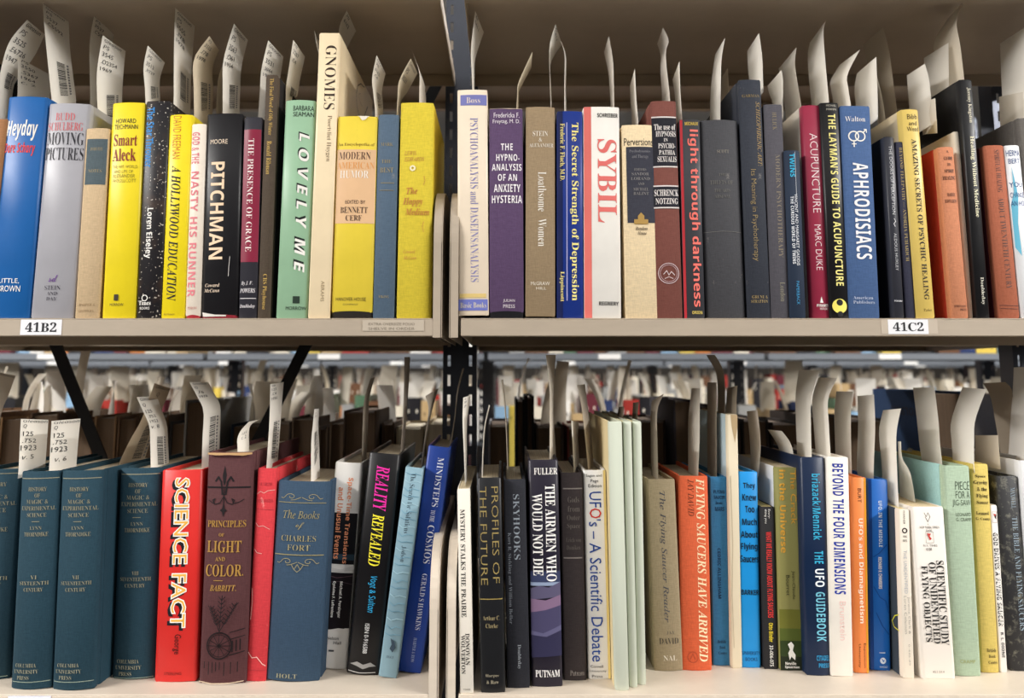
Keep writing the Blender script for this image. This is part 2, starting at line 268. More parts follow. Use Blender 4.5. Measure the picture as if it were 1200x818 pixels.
B('u', 'rust brown spine with black labels', 'rust brown cloth book with two black labels and a round white seal', 762, 793, 118, 770, 800.5, 371, '7c4a41', 'C', [
  ('b', 'e9e2de', .0, 1, 137, 138.5), ('b', '26262e', .0, 1, 138.8, 195.5), ('b', 'e9e2de', 0, 1, 195.8, 197.3), ('h', 'The use of', 'sb', 'e9e2de', .1, .95, 146, 153), ('h', 'HYPNOSIS', 'sb', 'e9e2de', .16, .95, 154.5, 161), ('h', 'IN', 'sb', 'e9e2de', .46, .62, 163, 167), ('h', 'PSYCHO-', 'sb', 'e9e2de', .24, .92, 169, 175), ('h', 'PATHIA', 'sb', 'e9e2de', .26, .9, 177, 182.5), ('h', 'SEXUALIS', 'sb', 'e9e2de', .2, .95, 184.5, 191),
  ('b', 'e9e2de', 0, 1, 218.5, 220), ('b', '26262e', 0, 1, 220.3, 243.5), ('b', 'e9e2de', 0, 1, 243.8, 245.3), ('h', 'SCHRENCK', 'sb', 'e9e2de', .04, .98, 223.5, 231), ('h', 'NOTZING', 'sb', 'e9e2de', .08, .95, 233.5, 240.5),
  ('ring', 'cbb6b8', .5, 320, 11.5, .8), ('ring', 'b99a9c', .5, 320, 9.5, .6), ('l', 'd8c8c8', .7, [(.3, 321), (.42, 317), (.5, 322), (.6, 318), (.72, 322)]), ('l', 'd8c8c8', .6, [(.34, 326), (.5, 324), (.66, 326)])], depth=.17)
B('u', 'charcoal spine with coral lowercase title', 'charcoal jacket with big coral lowercase title and red left edge', 796.5, 820, 140, 801.5, 827, 371, '3d3d42', 'J', [
  ('b', 'b8323a', 0, .13, 140, 371), ('h', 'MICHAUX', 'nb', 'd8b84e', .25, .92, 143, 147), ('v', 'light through darkness', 'nb', 'ef7468', .36, .9, 152, 358), ('h', 'ORION', 'nb', 'd8c060', .38, .88, 362.5, 366)], bulge=1.5)
B('u', 'wide charcoal cloth spine', 'wide charcoal cloth volume with faint worn lettering', 821.5, 865, 140, 828, 876, 371, '47474b', 'C', [
  ('h', 'SCOTT', 'sr', '8b857a', .4, .72, 176, 180), ('h', 'THE', 'sr', '6c6a66', .42, .62, 204, 207), ('h', 'THEFTS OF', 'sr', '6c6a66', .2, .8, 212, 217), ('h', 'THE ARTS', 'sr', '6c6a66', .3, .72, 222, 226), ('h', 'ARSENAL', 'sr', '6c6a66', .3, .72, 229, 233), ('l', '7a7874', .4, [(.0, 272.5), (.5, 271.5), (.98, 272.5)])], surf='worn', bulge=5)
B('u', 'tall navy-black cloth spine', 'tall navy-black cloth book with gold letters down its right edge', 865.5, 892, 93, 877, 904, 371, '333741', 'C', [
  ('h', 'GARMAN', 'sr', '8f7a4c', .12, .92, 111, 114.5), ('v', 'SCHIZOPHRENIC ART:', 'si', 'a98c52', .72, .92, 120, 196), ('v', 'Its Meaning in Psychotherapy', 'nt', 'a08a5c', .3, .6, 200, 306), ('h', 'GRUNE &', 'sr', '9d8858', .2, .9, 345, 348.5), ('h', 'STRATTON', 'sr', '9d8858', .16, .9, 350, 353.5)], surf='worn', bulge=2)
B('u', 'grey cloth spine with faint gold', 'grey cloth book with faint gold vertical letters, beside tall navy-black one', 895, 917, 122, 904.5, 926.5, 371, '55535a', 'C', [
  ('v', 'HULICK', 'sr', '8a7d64', .42, .66, 132, 153), ('v', 'MODERN PSYCHOTHERAPY', 'sr', '857a68', .5, .76, 182, 302), ('v', 'London', 'sr', '85806f', .5, .78, 330, 352)], surf='cloth', bulge=1.5)
B('u', 'short navy spine with cyan', 'short glossy navy book with cyan title, overhanging the shelf lip', 919, 938, 176, 927, 945, 372.5, '16283f', 'P', [
  ('v', 'TWINS', 'nb', '35b0d8', .3, .62, 180, 208), ('v', 'VINCENT AND MARGARET GADDIS', 'n', 'e3e6ea', .52, .72, 228, 312), ('v', 'THE CURIOUS WORLD OF TWINS', 'nh', 'e3e6ea', .26, .46, 231, 310), ('v', 'PAPERBACK', 'n', '3a8fc0', .42, .62, 330, 357), ('l', 'cfd4da', .4, [(.66, 178), (.66, 230)])], depth=.105, Y=.001)
B('u', 'maroon spine with thin white capitals', 'raspberry maroon jacket with thin white capitals and cream back cover', 939, 963.5, 123, 953.5, 974, 371, '9a3048', 'J', [
  ('v', 'ACUPUNCTURE', 'nt', 'f0dfe0', .3, .72, 157, 250), ('v', 'MARC DUKE', 'nt', 'f0dfe0', .32, .66, 264, 316), ('p', W, [(.5, 346), (.42, 353), (.6, 353)]), ('h', 'PYRAMID', 'nb', W, .25, .85, 354.5, 357.5), ('h', 'HOUSE', 'n', W, .4, .82, 358.5, 361)], lc='e9e0d2', Y=.008)
B('u', 'black spine with yellow capitals', 'black book with yellow capitals and a round yellow-black emblem', 961, 983.5, 120, 974, 996, 371, '1a191b', 'J', [
  ('h', 'MICHAEL', 'n', 'b9b4a4', .3, .85, 122.5, 125), ('h', 'MANN', 'n', 'b9b4a4', .3, .85, 127, 129.5), ('v', "THE LAYMAN'S GUIDE TO ACUPUNCTURE", 'nh', 'f0e48a', .36, .78, 134, 334), ('disc', 'f2e36a', .5, 357, 8.2), ('disc', '1a191b', .5, 353, 3.6), ('disc', '1a191b', .5, 366, 3.2)], Y=.004)
B('u', 'denim blue spine', 'denim blue cloth book with white condensed capitals and paired gender symbols', 984, 1020.5, 124, 996, 1031, 371, '4a6694', 'C', [
  ('h', 'Walton', 'sr', 'e9e7ea', .14, .82, 137, 143), ('ring', W, .4, 160.5, 5.6, 1.5), ('ring', W, .62, 160.5, 5.6, 1.5), ('l', W, 1.3, [(.40, 166), (.40, 173)]), ('l', W, 1.3, [(.33, 169.8), (.47, 169.8)]), ('l', W, 1.3, [(.72, 156), (.83, 152.5)]), ('l', W, 1.0, [(.76, 152.3), (.84, 152.3), (.84, 156)]),
  ('v', 'APHRODISIACS', 'nh', 'f1eff0', .32, .84, 192, 304), ('h', 'American', 'sr', 'b9c4d8', .15, .8, 346, 349.5), ('h', 'Publishers', 'sr', 'b9c4d8', .15, .85, 351, 354.5)], bulge=1.5)
B('u', 'black spine with small white capitals', 'short black book with small white capitals beside denim blue spine', 1036, 1048.5, 160, 1048.5, 1060.5, 371.5, '34353d', 'J', [
  ('v', 'THE DOORS OF PERCEPTION', 'nt', 'd9dadd', .36, .66, 171, 252), ('l', 'd9dadd', .7, [(.5, 257), (.64, 260), (.44, 263), (.56, 266)]), ('v', 'ALDOUS HUXLEY', 'nt', 'd9dadd', .38, .66, 274, 317), ('h', 'Harper', 'nb', 'd9dadd', .1, .9, 350.5, 353)], lc='141418', Y=.003)
B('u', 'thin navy spine with gold', 'thin navy book with worn gold letters, squeezed beside straw yellow spine', 1049.5, 1060, 166, 1061.5, 1074, 371.5, '37384a', 'C', [
  ('v', 'BEYOND TELEPATHY — ANDRIJA PUHARICH', 'sr', 'a8935c', .3, .68, 173, 306)], bulge=.8, Y=.006)
B('u', 'straw yellow spine', 'straw yellow jacket with black capitals and a torn cream corner', 1056.5, 1076, 128, 1075, 1097.5, 372, 'dfc36a', 'J', [
  ('h', 'Bibb', 'n', '4a3a1c', .3, .9, 134, 140), ('h', 'and', 'n', '4a3a1c', .36, .84, 142.5, 147.5), ('h', 'Weed', 'n', '4a3a1c', .24, .92, 149, 154.5), ('v', 'AMAZING SECRETS OF PSYCHIC HEALING', 'sb', '2e2519', .44, .74, 164, 351), ('h', 'Parker', 'sr', '6a5526', .36, .84, 361, 364)], lc='d9c6a2', Y=.003)
B('u', 'salmon cloth spine', 'salmon cloth book with small stacked dark title and brick red side', 1100, 1118, 172, 1117, 1136.5, 372, 'd18a66', 'C', [
  ('h', 'A', 'sb', '4a2a20', .46, .6, 176, 179), ('h', 'GUIDE', 'sb', '4a2a20', .26, .86, 184, 188), ('h', 'TO', 'sb', '4a2a20', .44, .68, 191.5, 195), ('h', 'SPIRIT', 'sb', '4a2a20', .24, .88, 199, 203), ('h', 'HEALING', 'sb', '4a2a20', .1, .95, 207, 211.5), ('h', 'HARRY', 'sb', '5a3426', .28, .82, 227, 231), ('h', 'EDWARDS', 'sb', '5a3426', .12, .9, 234.5, 238.5), ('h', 'SPIRITUALIST', 'sb', '5a3426', .12, .9, 357, 359.5), ('h', 'PRESS', 'sb', '5a3426', .45, .9, 361, 363.5)], lc='b53a2a', Y=.001)
B('u', 'cream pamphlet', 'slim cream pamphlet between the salmon and tall black books', 1117.5, 1124, 154, 1137, 1143, 372, 'e2d8c6', 'P', [], Y=.012, depth=.12)
B('u', 'tall black spine with white serif title', 'tall glossy black book with white serif title leaning beside russet spine', 1126.5, 1137, 93, 1143, 1163, 371.5, '19191b', 'J', [
  ('v', 'Jeremy Kingston', 'sr', 'e9e2c8', .45, .85, 103, 145), ('v', 'Healing Without Medicine', 'sb', 'efe9c6', .4, .82, 161, 256), ('v', 'Doubleday', 'sr', 'e6e2d2', .38, .72, 325, 356)], Y=.004, bulge=1)
B('u', 'russet cloth spine', 'russet cloth book with dark vertical lettering and maroon side', 1154, 1177.5, 170, 1174, 1196, 371, 'b2674c', 'C', [
  ('v', 'SPIRITUAL HEALING', 'sr', '4f3a35', .42, .7, 176, 226), ('v', 'ABOUT TWENTIETH CENTURY', 'sr', '55403a', .4, .7, 232, 338), ('l', '6a4036', .7, [(0, 356), (1, 357)]), ('l', '6a4036', .6, [(0, 359.5), (1, 360.5)])], lc='5f2430', Y=.003)
B('u', 'white spine with blue figure', 'white jacket with light blue shape and blue words at the frame edge', 1180, 1194, 170, 1197.5, 1218, 371, 'eef0f2', 'J', [
  ('h', 'HERMA', 'n', '35508a', .0, .95, 176, 183), ('h', 'BERT', 'n', '35508a', .1, .9, 186, 192), ('p', '6fc0dc', [(.25, 196), (.5, 230), (.3, 262), (.35, 300), (.0, 290), (.0, 240), (.25, 225)]), ('h', 'YOU', 'n', '35508a', .0, .9, 214, 220), ('h', 'CHANGE', 'n', '35508a', .0, .95, 226, 232), ('h', 'AN HO', 'n', '35508a', .0, .9, 236, 242)], Y=.002)
B('u', 'grey book at the frame edge', 'grey cloth book last on the upper shelf, its broad side showing', 1194, 1222, 138, 1219, 1252, 371, '6d6863', 'C', [], Y=.004, depth=.20)
# ---- lower shelf, left section
TH = [('HISTORY', .24, .72, 570), ('OF', .42, .56, 577.5), ('MAGIC &', .2, .76, 585), ('EXPERIMENTAL', .06, .94, 593), ('SCIENCE', .24, .74, 601)]
def thorn(vol, cent, dy):
    d = [('b', '96937c', .02, .98, 559 + dy, 560 + dy), ('b', '8c9a8c', .02, .98, 798 + dy, 798.8 + dy)]
    d += [('h', t, 'sr', '928d74', a, b, y + dy, y + 5 + dy) for t, a, b, y in TH]
    d += [('b', '928d74', .38, .58, 611 + dy, 611.7 + dy), ('h', 'LYNN', 'sr', '928d74', .34, .64, 617 + dy, 621 + dy), ('h', 'THORNDIKE', 'sr', '928d74', .18, .8, 624 + dy, 629 + dy),
          ('h', vol, 'sr', '928d74', .42, .58, 675 + dy, 679.5 + dy), ('h', cent, 'sr', '928d74', .12, .86, 682 + dy, 686.5 + dy), ('h', 'CENTURY', 'sr', '928d74', .25, .74, 689.5 + dy, 694 + dy),
          ('h', 'COLUMBIA', 'sr', '8f8e78', .12, .66, 777 + dy, 781.5 + dy), ('h', 'UNIVERSITY', 'sr', '8f8e78', .08, .72, 784 + dy, 788.5 + dy), ('h', 'PRESS', 'sr', '8f8e78', .18, .5, 791 + dy, 795.5 + dy)]
    return d
TEAL = '213f4d'
B('l', 'teal volume cut by the frame', 'dark teal cloth set volume cut off by the frame, first of four', -26, 21.5, 550, -46, 8.3, 797.5, TEAL, 'C', thorn('V', 'SIXTEENTH', -4), bulge=5, depth=.16)
B('l', 'teal volume VI', 'dark teal cloth set volume marked VI, second of four', 22.5, 68.5, 553, 9.5, 57, 809, TEAL, 'C', thorn('VI', 'SIXTEENTH', 2), bulge=5, depth=.16)
B('l', 'teal volume VII', 'dark teal cloth set volume marked VII, standing furthest forward', 70, 118.5, 552, 58.5, 108, 810, TEAL, 'C', thorn('VII', 'SEVENTEENTH', 2), bulge=5, depth=.16)
B('l', 'teal volume VIII', 'dark teal cloth set volume marked VIII beside the bright red book', 138.5, 188, 549, 129.5, 178.5, 797, TEAL, 'C', thorn('VIII', 'SEVENTEENTH', -3), bulge=5, depth=.16)
B('l', 'bright red spine', 'bright red book with white outlined letters shadowed in black', 189.5, 237, 551, 180, 229, 800, 'd22f2b', 'J', [
  ('v', 'SCIENCE', 'nw', '14121a', .26, .66, 563, 667), ('v', 'FACT', 'nw', '14121a', .26, .66, 677, 741), ('v', 'SCIENCE', 'nw', W, .33, .72, 560, 664), ('v', 'FACT', 'nw', W, .33, .72, 674, 738), ('v', 'SCIENCE', 'n', 'e8b04a', .355, .695, 561.2, 662.8), ('v', 'FACT', 'n', 'e8b04a', .355, .695, 675.2, 736.8),
  ('v', 'George', 'n', '2a1210', .42, .62, 745, 768), ('h', 'STERLING', 'n', '5a1512', .24, .66, 788.5, 791.5), ('sp', 'R', '8b93a8', [(.004, .76), (.03, .76), (.03, .65), (.004, .65)]), ('sp', 'R', '22242c', [(.004, .64), (.03, .64), (.03, .58), (.004, .58)])], bulge=2.5)
wheel = [('ring', '1c1215', .42, 758, 15, 1.6), ('ring', '1c1215', .42, 758, 12.6, .6), ('disc', '1c1215', .42, 758, 2.2)] + [('l', '1c1215', .7, [(.42 + .25 * math.cos(a) * .1, 758 + 13 * math.sin(a) * .1), (.42 + .25 * math.cos(a), 758 + 13 * math.sin(a))]) for a in [math.pi * i / 6 for i in range(12)]]
stalk = []
for (x1, y1) in ((.2, 712), (.46, 700), (.78, 708)):
    stalk.append(('l', '1c1215', .9, [(.42, 742), ((.42 + x1) / 2, (742 + y1) / 2), (x1, y1)]))
    for t in (.3, .42, .54, .66, .78, .9):
        cx, cy = .42 + (x1 - .42) * t, 742 + (y1 - 742) * t
        stalk.append(('l', '1c1215', .9, [(cx - .07, cy - 3), (cx, cy + 1), (cx + .07, cy - 3)]))
for i, x in enumerate((.12, .22, .3, .38, .46, .56, .7, .84)):
    stalk.append(('l', '1c1215', 1.0, [(x, 776), (x, 783 + (i * 7 % 9))]))
B('l', 'brown spine with black fleur ornament', 'chocolate brown antique book with black fleur ornament and gold title', 242.5, 297, 530, 232.5, 286.5, 802, '573436', 'C', [
  ('p', '1c1518', [(.40, 546), (.445, 558), (.43, 566), (.40, 571), (.37, 566), (.355, 558)]), ('l', '1c1518', 2.2, [(.2, 565), (.26, 560), (.33, 566), (.36, 580)]), ('l', '1c1518', 2.2, [(.6, 565), (.54, 560), (.47, 566), (.44, 580)]), ('b', '1c1518', .0, .97, 571.5, 573.5), ('l', '1c1518', 1.2, [(.35, 581), (.45, 581)]), ('l', '1c1518', 1.0, [(.4, 573), (.4, 600)]), ('p', '1c1518', [(.4, 590), (.43, 598), (.48, 600), (.43, 602), (.4, 608), (.37, 602), (.32, 600), (.37, 598)]),
  ('l', '1c1518', 1.0, [(.4, 583), (.48, 591), (.6, 593), (.64, 588), (.58, 586), (.62, 592), (.75, 590), (.84, 587)]), ('l', '1c1518', 1.0, [(.4, 583), (.32, 591), (.2, 593), (.14, 588), (.2, 586), (.16, 592), (.05, 588)]),
  ('h', 'PRINCIPLES', 'sb', 'a9803f', .05, .9, 612, 620), ('h', 'OF', 'sb', 'a9803f', .32, .44, 627, 631), ('h', 'LIGHT', 'sb', 'a9803f', .06, .82, 636, 650), ('h', 'AND', 'sb', 'a9803f', .26, .48, 655, 660), ('h', 'COLOR.', 'sb', 'a9803f', .05, .88, 664, 678), ('b', 'a9803f', .24, .45, 682.5, 683.3), ('h', 'BABBITT.', 'sbi', 'a9803f', .16, .74, 688, 695)] + wheel + stalk + [('l', '1c1215', 1.0, [(.66, 742), (.97, 738)]), ('l', '1c1215', 1.0, [(.66, 750), (.97, 746)]), ('l', '1c1215', 1.2, [(.66, 768), (.97, 764)]), ('l', '1c1215', 1.6, [(.72, 752), (.72, 764)]), ('l', '1c1215', 1.6, [(.8, 751), (.8, 763)]), ('l', '1c1215', 1.6, [(.88, 750), (.88, 762)]),
  ('p', 'c7a071', [(0, 532.5), (.2, 533.5), (.5, 533), (.8, 534), (1, 532.5), (1, 530.4), (0, 530.4)]), ('l', 'c9b49a', 1.0, [(.02, 798), (.3, 800), (.7, 799.5), (.97, 798)])], bulge=3.5, depth=.185)
B('l', 'mottled red cloth spine', 'mottled red cloth book with pale faded streaks, no readable title', 301.5, 325, 549, 288, 311, 799, 'cf3a41', 'C', [
  ('l', 'dd9d96', .8, [(.05, 580), (.2, 577), (.4, 579), (.6, 576), (.95, 575)]), ('l', 'a8323a', .5, [(.05, 598), (.95, 599)]), ('h', 'EARTH', 'sr', 'b23540', .2, .8, 566, 570), ('h', 'CHANGES', 'sr', 'b23540', .12, .88, 586, 590), ('l', 'dd9d96', .7, [(.05, 615), (.2, 619), (.45, 618), (.8, 622)]), ('l', 'dd9d96', .8, [(.06, 646), (.2, 650), (.45, 651)]), ('l', 'dd9d96', .8, [(.06, 692), (.1, 708), (.06, 728)]), ('l', 'e0a8a0', 1.0, [(.04, 766), (.25, 772), (.5, 771), (.8, 779), (.95, 781)]), ('l', 'a8323a', .5, [(.05, 786), (.95, 786)])], depth=.175, surf='faded', bulge=1.2)
def orn(y):
    out = []
    for sg in (1, -1):
        c = .27 if sg == 1 else .69
        sp = [(c + sg * (.11 - .0075 * i) * math.cos(math.pi - i * .55), y - (4.2 - .28 * i) * math.sin(i * .55)) for i in range(13)]
        tail = [(c - sg * .11, y), (c - sg * .15, y + 2.2), (c - sg * .19, y + 1.2)]
        arch = [(c + sg * .21 - sg * .21 * math.cos(math.pi * i / 12) * 1.0, y - 4.5 * math.sin(math.pi * i / 12)) for i in range(13)]
        out += [('l', '958c68', .7, sp), ('l', '958c68', .7, tail), ('l', '958c68', .7, [(c, y + 4.2), (c + sg * .08, y + 3.6), (c + sg * .2, y + .5)])]
    return out
B('l', 'wide denim blue cloth spine', 'wide denim blue cloth book with gold scroll ornaments, resting on lower shelf', 323.5, 388, 565, 311.5, 371.5, 800, '344a60', 'C', orn(584) + [('b', '958c68', .03, .95, 590.5, 591.3),
  ('h', 'The Books', 'si', '958c68', .14, .84, 600, 610), ('h', 'of', 'scr', '958c68', .4, .56, 614, 623), ('h', 'CHARLES', 'sr', '958c68', .13, .8, 630, 637), ('h', 'FORT', 'sr', '958c68', .26, .7, 641, 648), ('b', '958c68', .02, .96, 652.5, 653.6)] + orn(661) + [('l', '958c68', .8, [(.36, 664), (.42, 670), (.48, 664), (.54, 670), (.6, 664)]), ('l', '8f8a6c', .8, [(.42, 670), (.48, 673), (.54, 670)]), ('h', 'HOLT', 'sr', '8c8a70', .2, .6, 791, 796)], bulge=5, depth=.145)
B('l', 'white spine with black middle', 'white-ended jacket with black middle and orange vertical title', 392, 425, 543, 374.5, 405, 785, 'ece9e4', 'J', [
  ('b', '17171c', 0, 1, 603.5, 664), ('b', '2f4452', 0, .98, 652, 659), ('p', 'd9d6d2', [(0, 668), (.5, 670), (1, 665), (1, 670.5), (.5, 673), (0, 672)]), ('b', '1b1519', 0, 1, 674, 738), ('l', '6a5058', .6, [(.02, 678), (.4, 680), (.98, 677)]), ('l', '5a4850', .6, [(.04, 686), (.5, 684), (.98, 687)]), ('p', '1b1519', [(0, 737), (1, 737), (1, 735), (.8, 738.5), (.6, 738), (.3, 740), (0, 741)]),
  ('v', 'Space-Time Transients', 'nb', 'ef9c72', .5, .74, 561, 663), ('v', 'and Unusual Events', 'nb', 'ef9c72', .2, .42, 573, 658), ('v', 'Michael A. Persinger', 'nb', W, .5, .64, 684, 726), ('v', 'Gyslaine F. Lafreniere', 'nb', W, .24, .38, 684, 726), ('h', 'Nelson', 'n', '2a2a30', .2, .64, 748, 751.5), ('h', 'Hall', 'n', '2a2a30', .46, .74, 753, 756.5), ('b', '4a4a50', .3, .5, 763, 765)], bulge=1.5)
B('l', 'black spine with magenta and yellow words', 'glossy black book with magenta then yellow capitals, scuffed white at foot', 431.5, 470, 533, 406, 442.5, 792.5, '151416', 'J', [
  ('v', 'REALITY', 'sbi', 'e62ea2', .3, .72, 548, 602), ('v', 'REVEALED', 'sbi', 'f0e33a', .32, .7, 606, 667), ('v', 'Vogt & Sultan', 'ni', '2fa6d8', .4, .68, 679, 721), ('v', 'ISBN 0-916588', 'n', 'd9d9d9', .44, .58, 734, 768), ('p', '8f8d8a', [(.08, 781), (.3, 778), (.5, 781), (.72, 778), (.9, 782), (.7, 783), (.5, 786), (.3, 783)]), ('l', 'b9b6b2', .8, [(.05, 789), (.4, 790.5), (.9, 789)])], bulge=2.5)
B('l', 'pale blue watery spine', 'thin pale blue book with a water picture and small black title', 474, 497.5, 549, 444, 464, 795.5, '88a8b6', 'J', [
  ('v', 'The Search for Solutions', 'sr', '2a3a44', .36, .64, 556, 628), ('v', 'Judson', 'sr', '2a3a44', .34, .62, 643, 662), *[('l', ('6b98ae', 'a9ccd8', '78a6bc')[i % 3], .8, [(.05, 556 + 9 * i), (.3, 558 + 9 * i + i % 3), (.6, 556.5 + 9 * i), (.95, 558 + 9 * i - i % 2)]) for i in range(22)], ('p', '3a4a58', [(.4, 750), (.62, 753), (.74, 760), (.6, 766), (.42, 762), (.5, 757)]), ('h', 'HOLT', 'sr', '4a5a68', .3, .7, 770, 773)], bulge=1)
B('l', 'royal blue spine leaning on bracket', 'royal blue book with white serif title leaning against the metal bracket', 501.5, 528.5, 525, 466, 493, 790, '1e3f93', 'J', [
  ('v', 'MINDSTEPS', 'sr', 'e6e9f2', .5, .78, 538, 597), ('v', 'TO THE', 'sr', 'e6e9f2', .5, .7, 601, 615), ('v', 'COSMOS', 'sr', 'e6e9f2', .46, .76, 619, 664), ('v', 'GERALD S HAWKINS', 'sr', 'd9deec', .5, .72, 676, 741), ('v', 'HARPER & ROW', 'sr', '9fb0da', .5, .64, 750, 778)], bulge=1.5, depth=.14)
# ---- lower shelf, right section
B('l', 'thin white spine by the upright', 'thin white paperback with small black serif capitals beside the bracket', 535, 551.5, 573, 539.5, 554.5, 816, 'e6dfd2', 'P', [
  ('v', 'MYSTERY STALKS THE PRAIRIE', 'sb', '1f1c1a', .2, .56, 598, 727), ('v', 'DONOVAN', 'sb', '1f1c1a', .46, .78, 746, 783), ('v', 'WOLVERTON', 'sb', '1f1c1a', .12, .42, 748, 793), ('h', 'T.H.A.R.', 'n', '3a3632', .25, .8, 810, 812)], depth=.20, bulge=0, rc='c2b8a8')
B('l', 'black spine with dull gold capitals', 'black book with two lines of dull gold capitals and a gold rule', 558.5, 588, 560, 564, 592, 812.5, '1d1e21', 'J', [
  ('v', 'PROFILES OF', 'nt', '9d8a55', .58, .86, 571, 686), ('v', 'THE FUTURE', 'nt', '9d8a55', .08, .36, 571, 688), ('b', 'a08c50', .0, .96, 704, 705), ('h', 'Arthur C.', 'sr', '9d8f6a', .12, .84, 724, 729), ('h', 'Clarke', 'sr', '9d8f6a', .24, .74, 733, 738), ('h', 'Harper', 'sr', 'a39a84', .2, .76, 791, 795), ('h', '& Row', 'sr', 'a39a84', .24, .74, 798, 802)], bulge=1.5)
B('l', 'blue-black spine with grey title', 'blue-black cloth book with thin grey vertical title, before dusk-sky jacket', 589.5, 616, 562, 594, 621.5, 807, '26272e', 'C', [
  ('v', 'SKYHOOKS', 'sr', '8f97a0', .42, .7, 580, 658), ('v', 'Kurt R. Stehling and William Beller', 'sr', '8a9098', .12, .3, 626, 733), ('v', 'Doubleday', 'sr', '9aa0a6', .46, .64, 757, 785)], bulge=1.5)
B('l', 'dusk-sky jacket', 'jacket with purple dusk hills photograph and tall white serif capitals', 618, 655, 539, 624, 659, 805.5, '231f2c', 'J', [
  ('b', '39405e', 0, 1, 672, 688), ('b', '8d9bb5', 0, 1, 685, 689), ('p', '56516c', [(0, 692), (.3, 689), (.6, 691), (1, 685), (1, 702), (0, 705)]), ('p', '7d6480', [(0, 704), (.5, 706), (1, 700), (1, 714), (.6, 719), (0, 720)]), ('p', '433f5e', [(0, 720), (.5, 717), (1, 712), (1, 738), (.5, 746), (0, 744)]), ('p', '5b5878', [(0, 741), (.4, 744), (1, 735), (1, 741), (.5, 748), (0, 746)]), ('p', '2b2945', [(0, 746), (.5, 748), (1, 741), (1, 770), (0, 772)]),
  ('h', 'FULLER', 'sb', 'f0ece6', .18, .97, 549, 557), ('v', 'THE AIRMEN WHO', 'sb', 'f4f1ec', .54, .88, 569, 684), ('v', 'WOULD NOT DIE', 'sb', 'f4f1ec', .1, .44, 580, 677), ('h', 'PUTNAM', 'sb', 'e9e6e4', .12, .92, 786, 794)], bulge=2)
B('l', 'dark brown cloth spine', 'dark brown-grey cloth book with faint stacked title between two rules', 656, 683.5, 554, 661, 687.5, 798, '423a3b', 'C', [
  ('b', '9a928c', .1, .98, 572.5, 574), ('h', 'Gods', 'sr', '77706a', .3, .82, 583, 590), ('h', 'from', 'sr', '77706a', .3, .84, 594, 601), ('h', 'Outer', 'sr', '77706a', .26, .84, 605, 611), ('h', 'Space', 'sr', '77706a', .26, .84, 615, 622), ('h', 'Erich von', 'sr', '6c6660', .2, .88, 632, 637), ('h', 'Daniken', 'sr', '6c6660', .22, .84, 641, 646), ('b', '9a928c', .08, .92, 655, 656.5), ('h', 'Putnam', 'sr', '9a928c', .28, .9, 786, 792)], surf='cloth', bulge=1.5)
B('l', 'white spine with blue and red title', 'white jacket with large blue sans title, one red letter, yellow edge', 683, 710.5, 551, 690, 716, 796.5, 'eceae6', 'J', [
  ('b', 'e6cf86', .88, 1, 551, 796.5), ('h', 'Sagan and', 'n', '3a3a42', .1, .82, 556, 560), ('h', 'Page', 'n', '3a3a42', .3, .66, 562, 567), ('h', 'Edition', 'n', '3a3a42', .2, .8, 568, 572), ('v', 'UF', 'n', '234a9c', .22, .76, 577, 596), ('v', 'O', 'n', 'd8362e', .22, .76, 597, 609), ('v', "'s – A Scientific Debate", 'n', '234a9c', .18, .72, 610, 776), ('h', 'Cornell', 'n', '4a4a52', .1, .66, 780, 783), ('h', 'University', 'n', '4a4a52', .06, .8, 785.5, 788.5), ('h', 'Press', 'n', '4a4a52', .16, .62, 791, 794)], bulge=1)
B('l', 'first pale green folder', 'pale sage green card folder, first of three, nearest white jacket', 713.5, 729, 494, 721, 738, 810, 'c6ccbb', 'F', [], lc='d9c79a', depth=.235)
B('l', 'second pale green folder', 'pale sage green card folder, middle of three', 730, 741, 494, 738.5, 747, 806, 'c6ccbb', 'F', [], lc='cfc39a', depth=.235)
B('l', 'third pale green folder', 'pale sage green card folder, third of three, beside olive-tan book', 742, 752, 494, 747.5, 757.5, 803, 'c6ccbb', 'F', [], lc='cfc39a', depth=.235)
B('l', 'olive-tan cloth spine', 'olive-tan cloth book with grey italic vertical title', 756.5, 793, 562, 769, 799.5, 787, '9c8d70', 'C', [
  ('v', 'The Flying Saucer Reader', 'si', '4f5058', .36, .62, 576, 731), ('h', 'JAY', 'sr', '6a6458', .46, .76, 741, 745), ('h', 'DAVID', 'sr', '4a463e', .2, .88, 749, 756), ('h', 'NAL', 'sr', 'd8cfbc', .32, .8, 769, 775)], bulge=2.5, depth=.145)
B('l', 'burnt orange cloth spine', 'burnt orange cloth book with cream italic capitals running down', 794, 831, 558, 800.5, 834, 786.5, 'd8623c', 'C', [
  ('v', 'FLYING SAUCERS HAVE ARRIVED', 'sbi', 'f0d9b0', .58, .88, 561, 776), ('v', 'JAY DAVID', 'si', '6a3422', .3, .5, 562, 606), ('ring', 'b04a2c', .36, 771, 6, 1.2), ('l', 'b04a2c', 1.2, [(.28, 773), (.36, 767), (.44, 773)])], bulge=2.5, depth=.145)
B('l', 'steel blue cloth spine', 'steel blue cloth book with tiny navy lettering beside the burnt orange one', 832, 852, 559, 835.5, 856.5, 780.5, '3a7fae', 'C', [
  ('h', 'FLYING', 'nb', '1d3f60', .2, .84, 575, 579), ('h', 'SAUCER', 'nb', '1d3f60', .2, .86, 581.5, 585.5), ('h', 'from', 'sb', '1d3f60', .3, .7, 588.5, 592), ('h', 'MARS', 'nb', '1d3f60', .26, .8, 595, 600), ('v', 'CEDRIC ALLINGHAM', 'nb', '16304c', .36, .54, 644, 703), ('h', 'British', 'sb', '1d3f60', .28, .76, 751, 754.5), ('h', 'Book', 'sb', '1d3f60', .38, .74, 757.5, 761), ('h', 'Centre', 'sb', '1d3f60', .32, .8, 764, 767.5)], bulge=1.5, depth=.14)
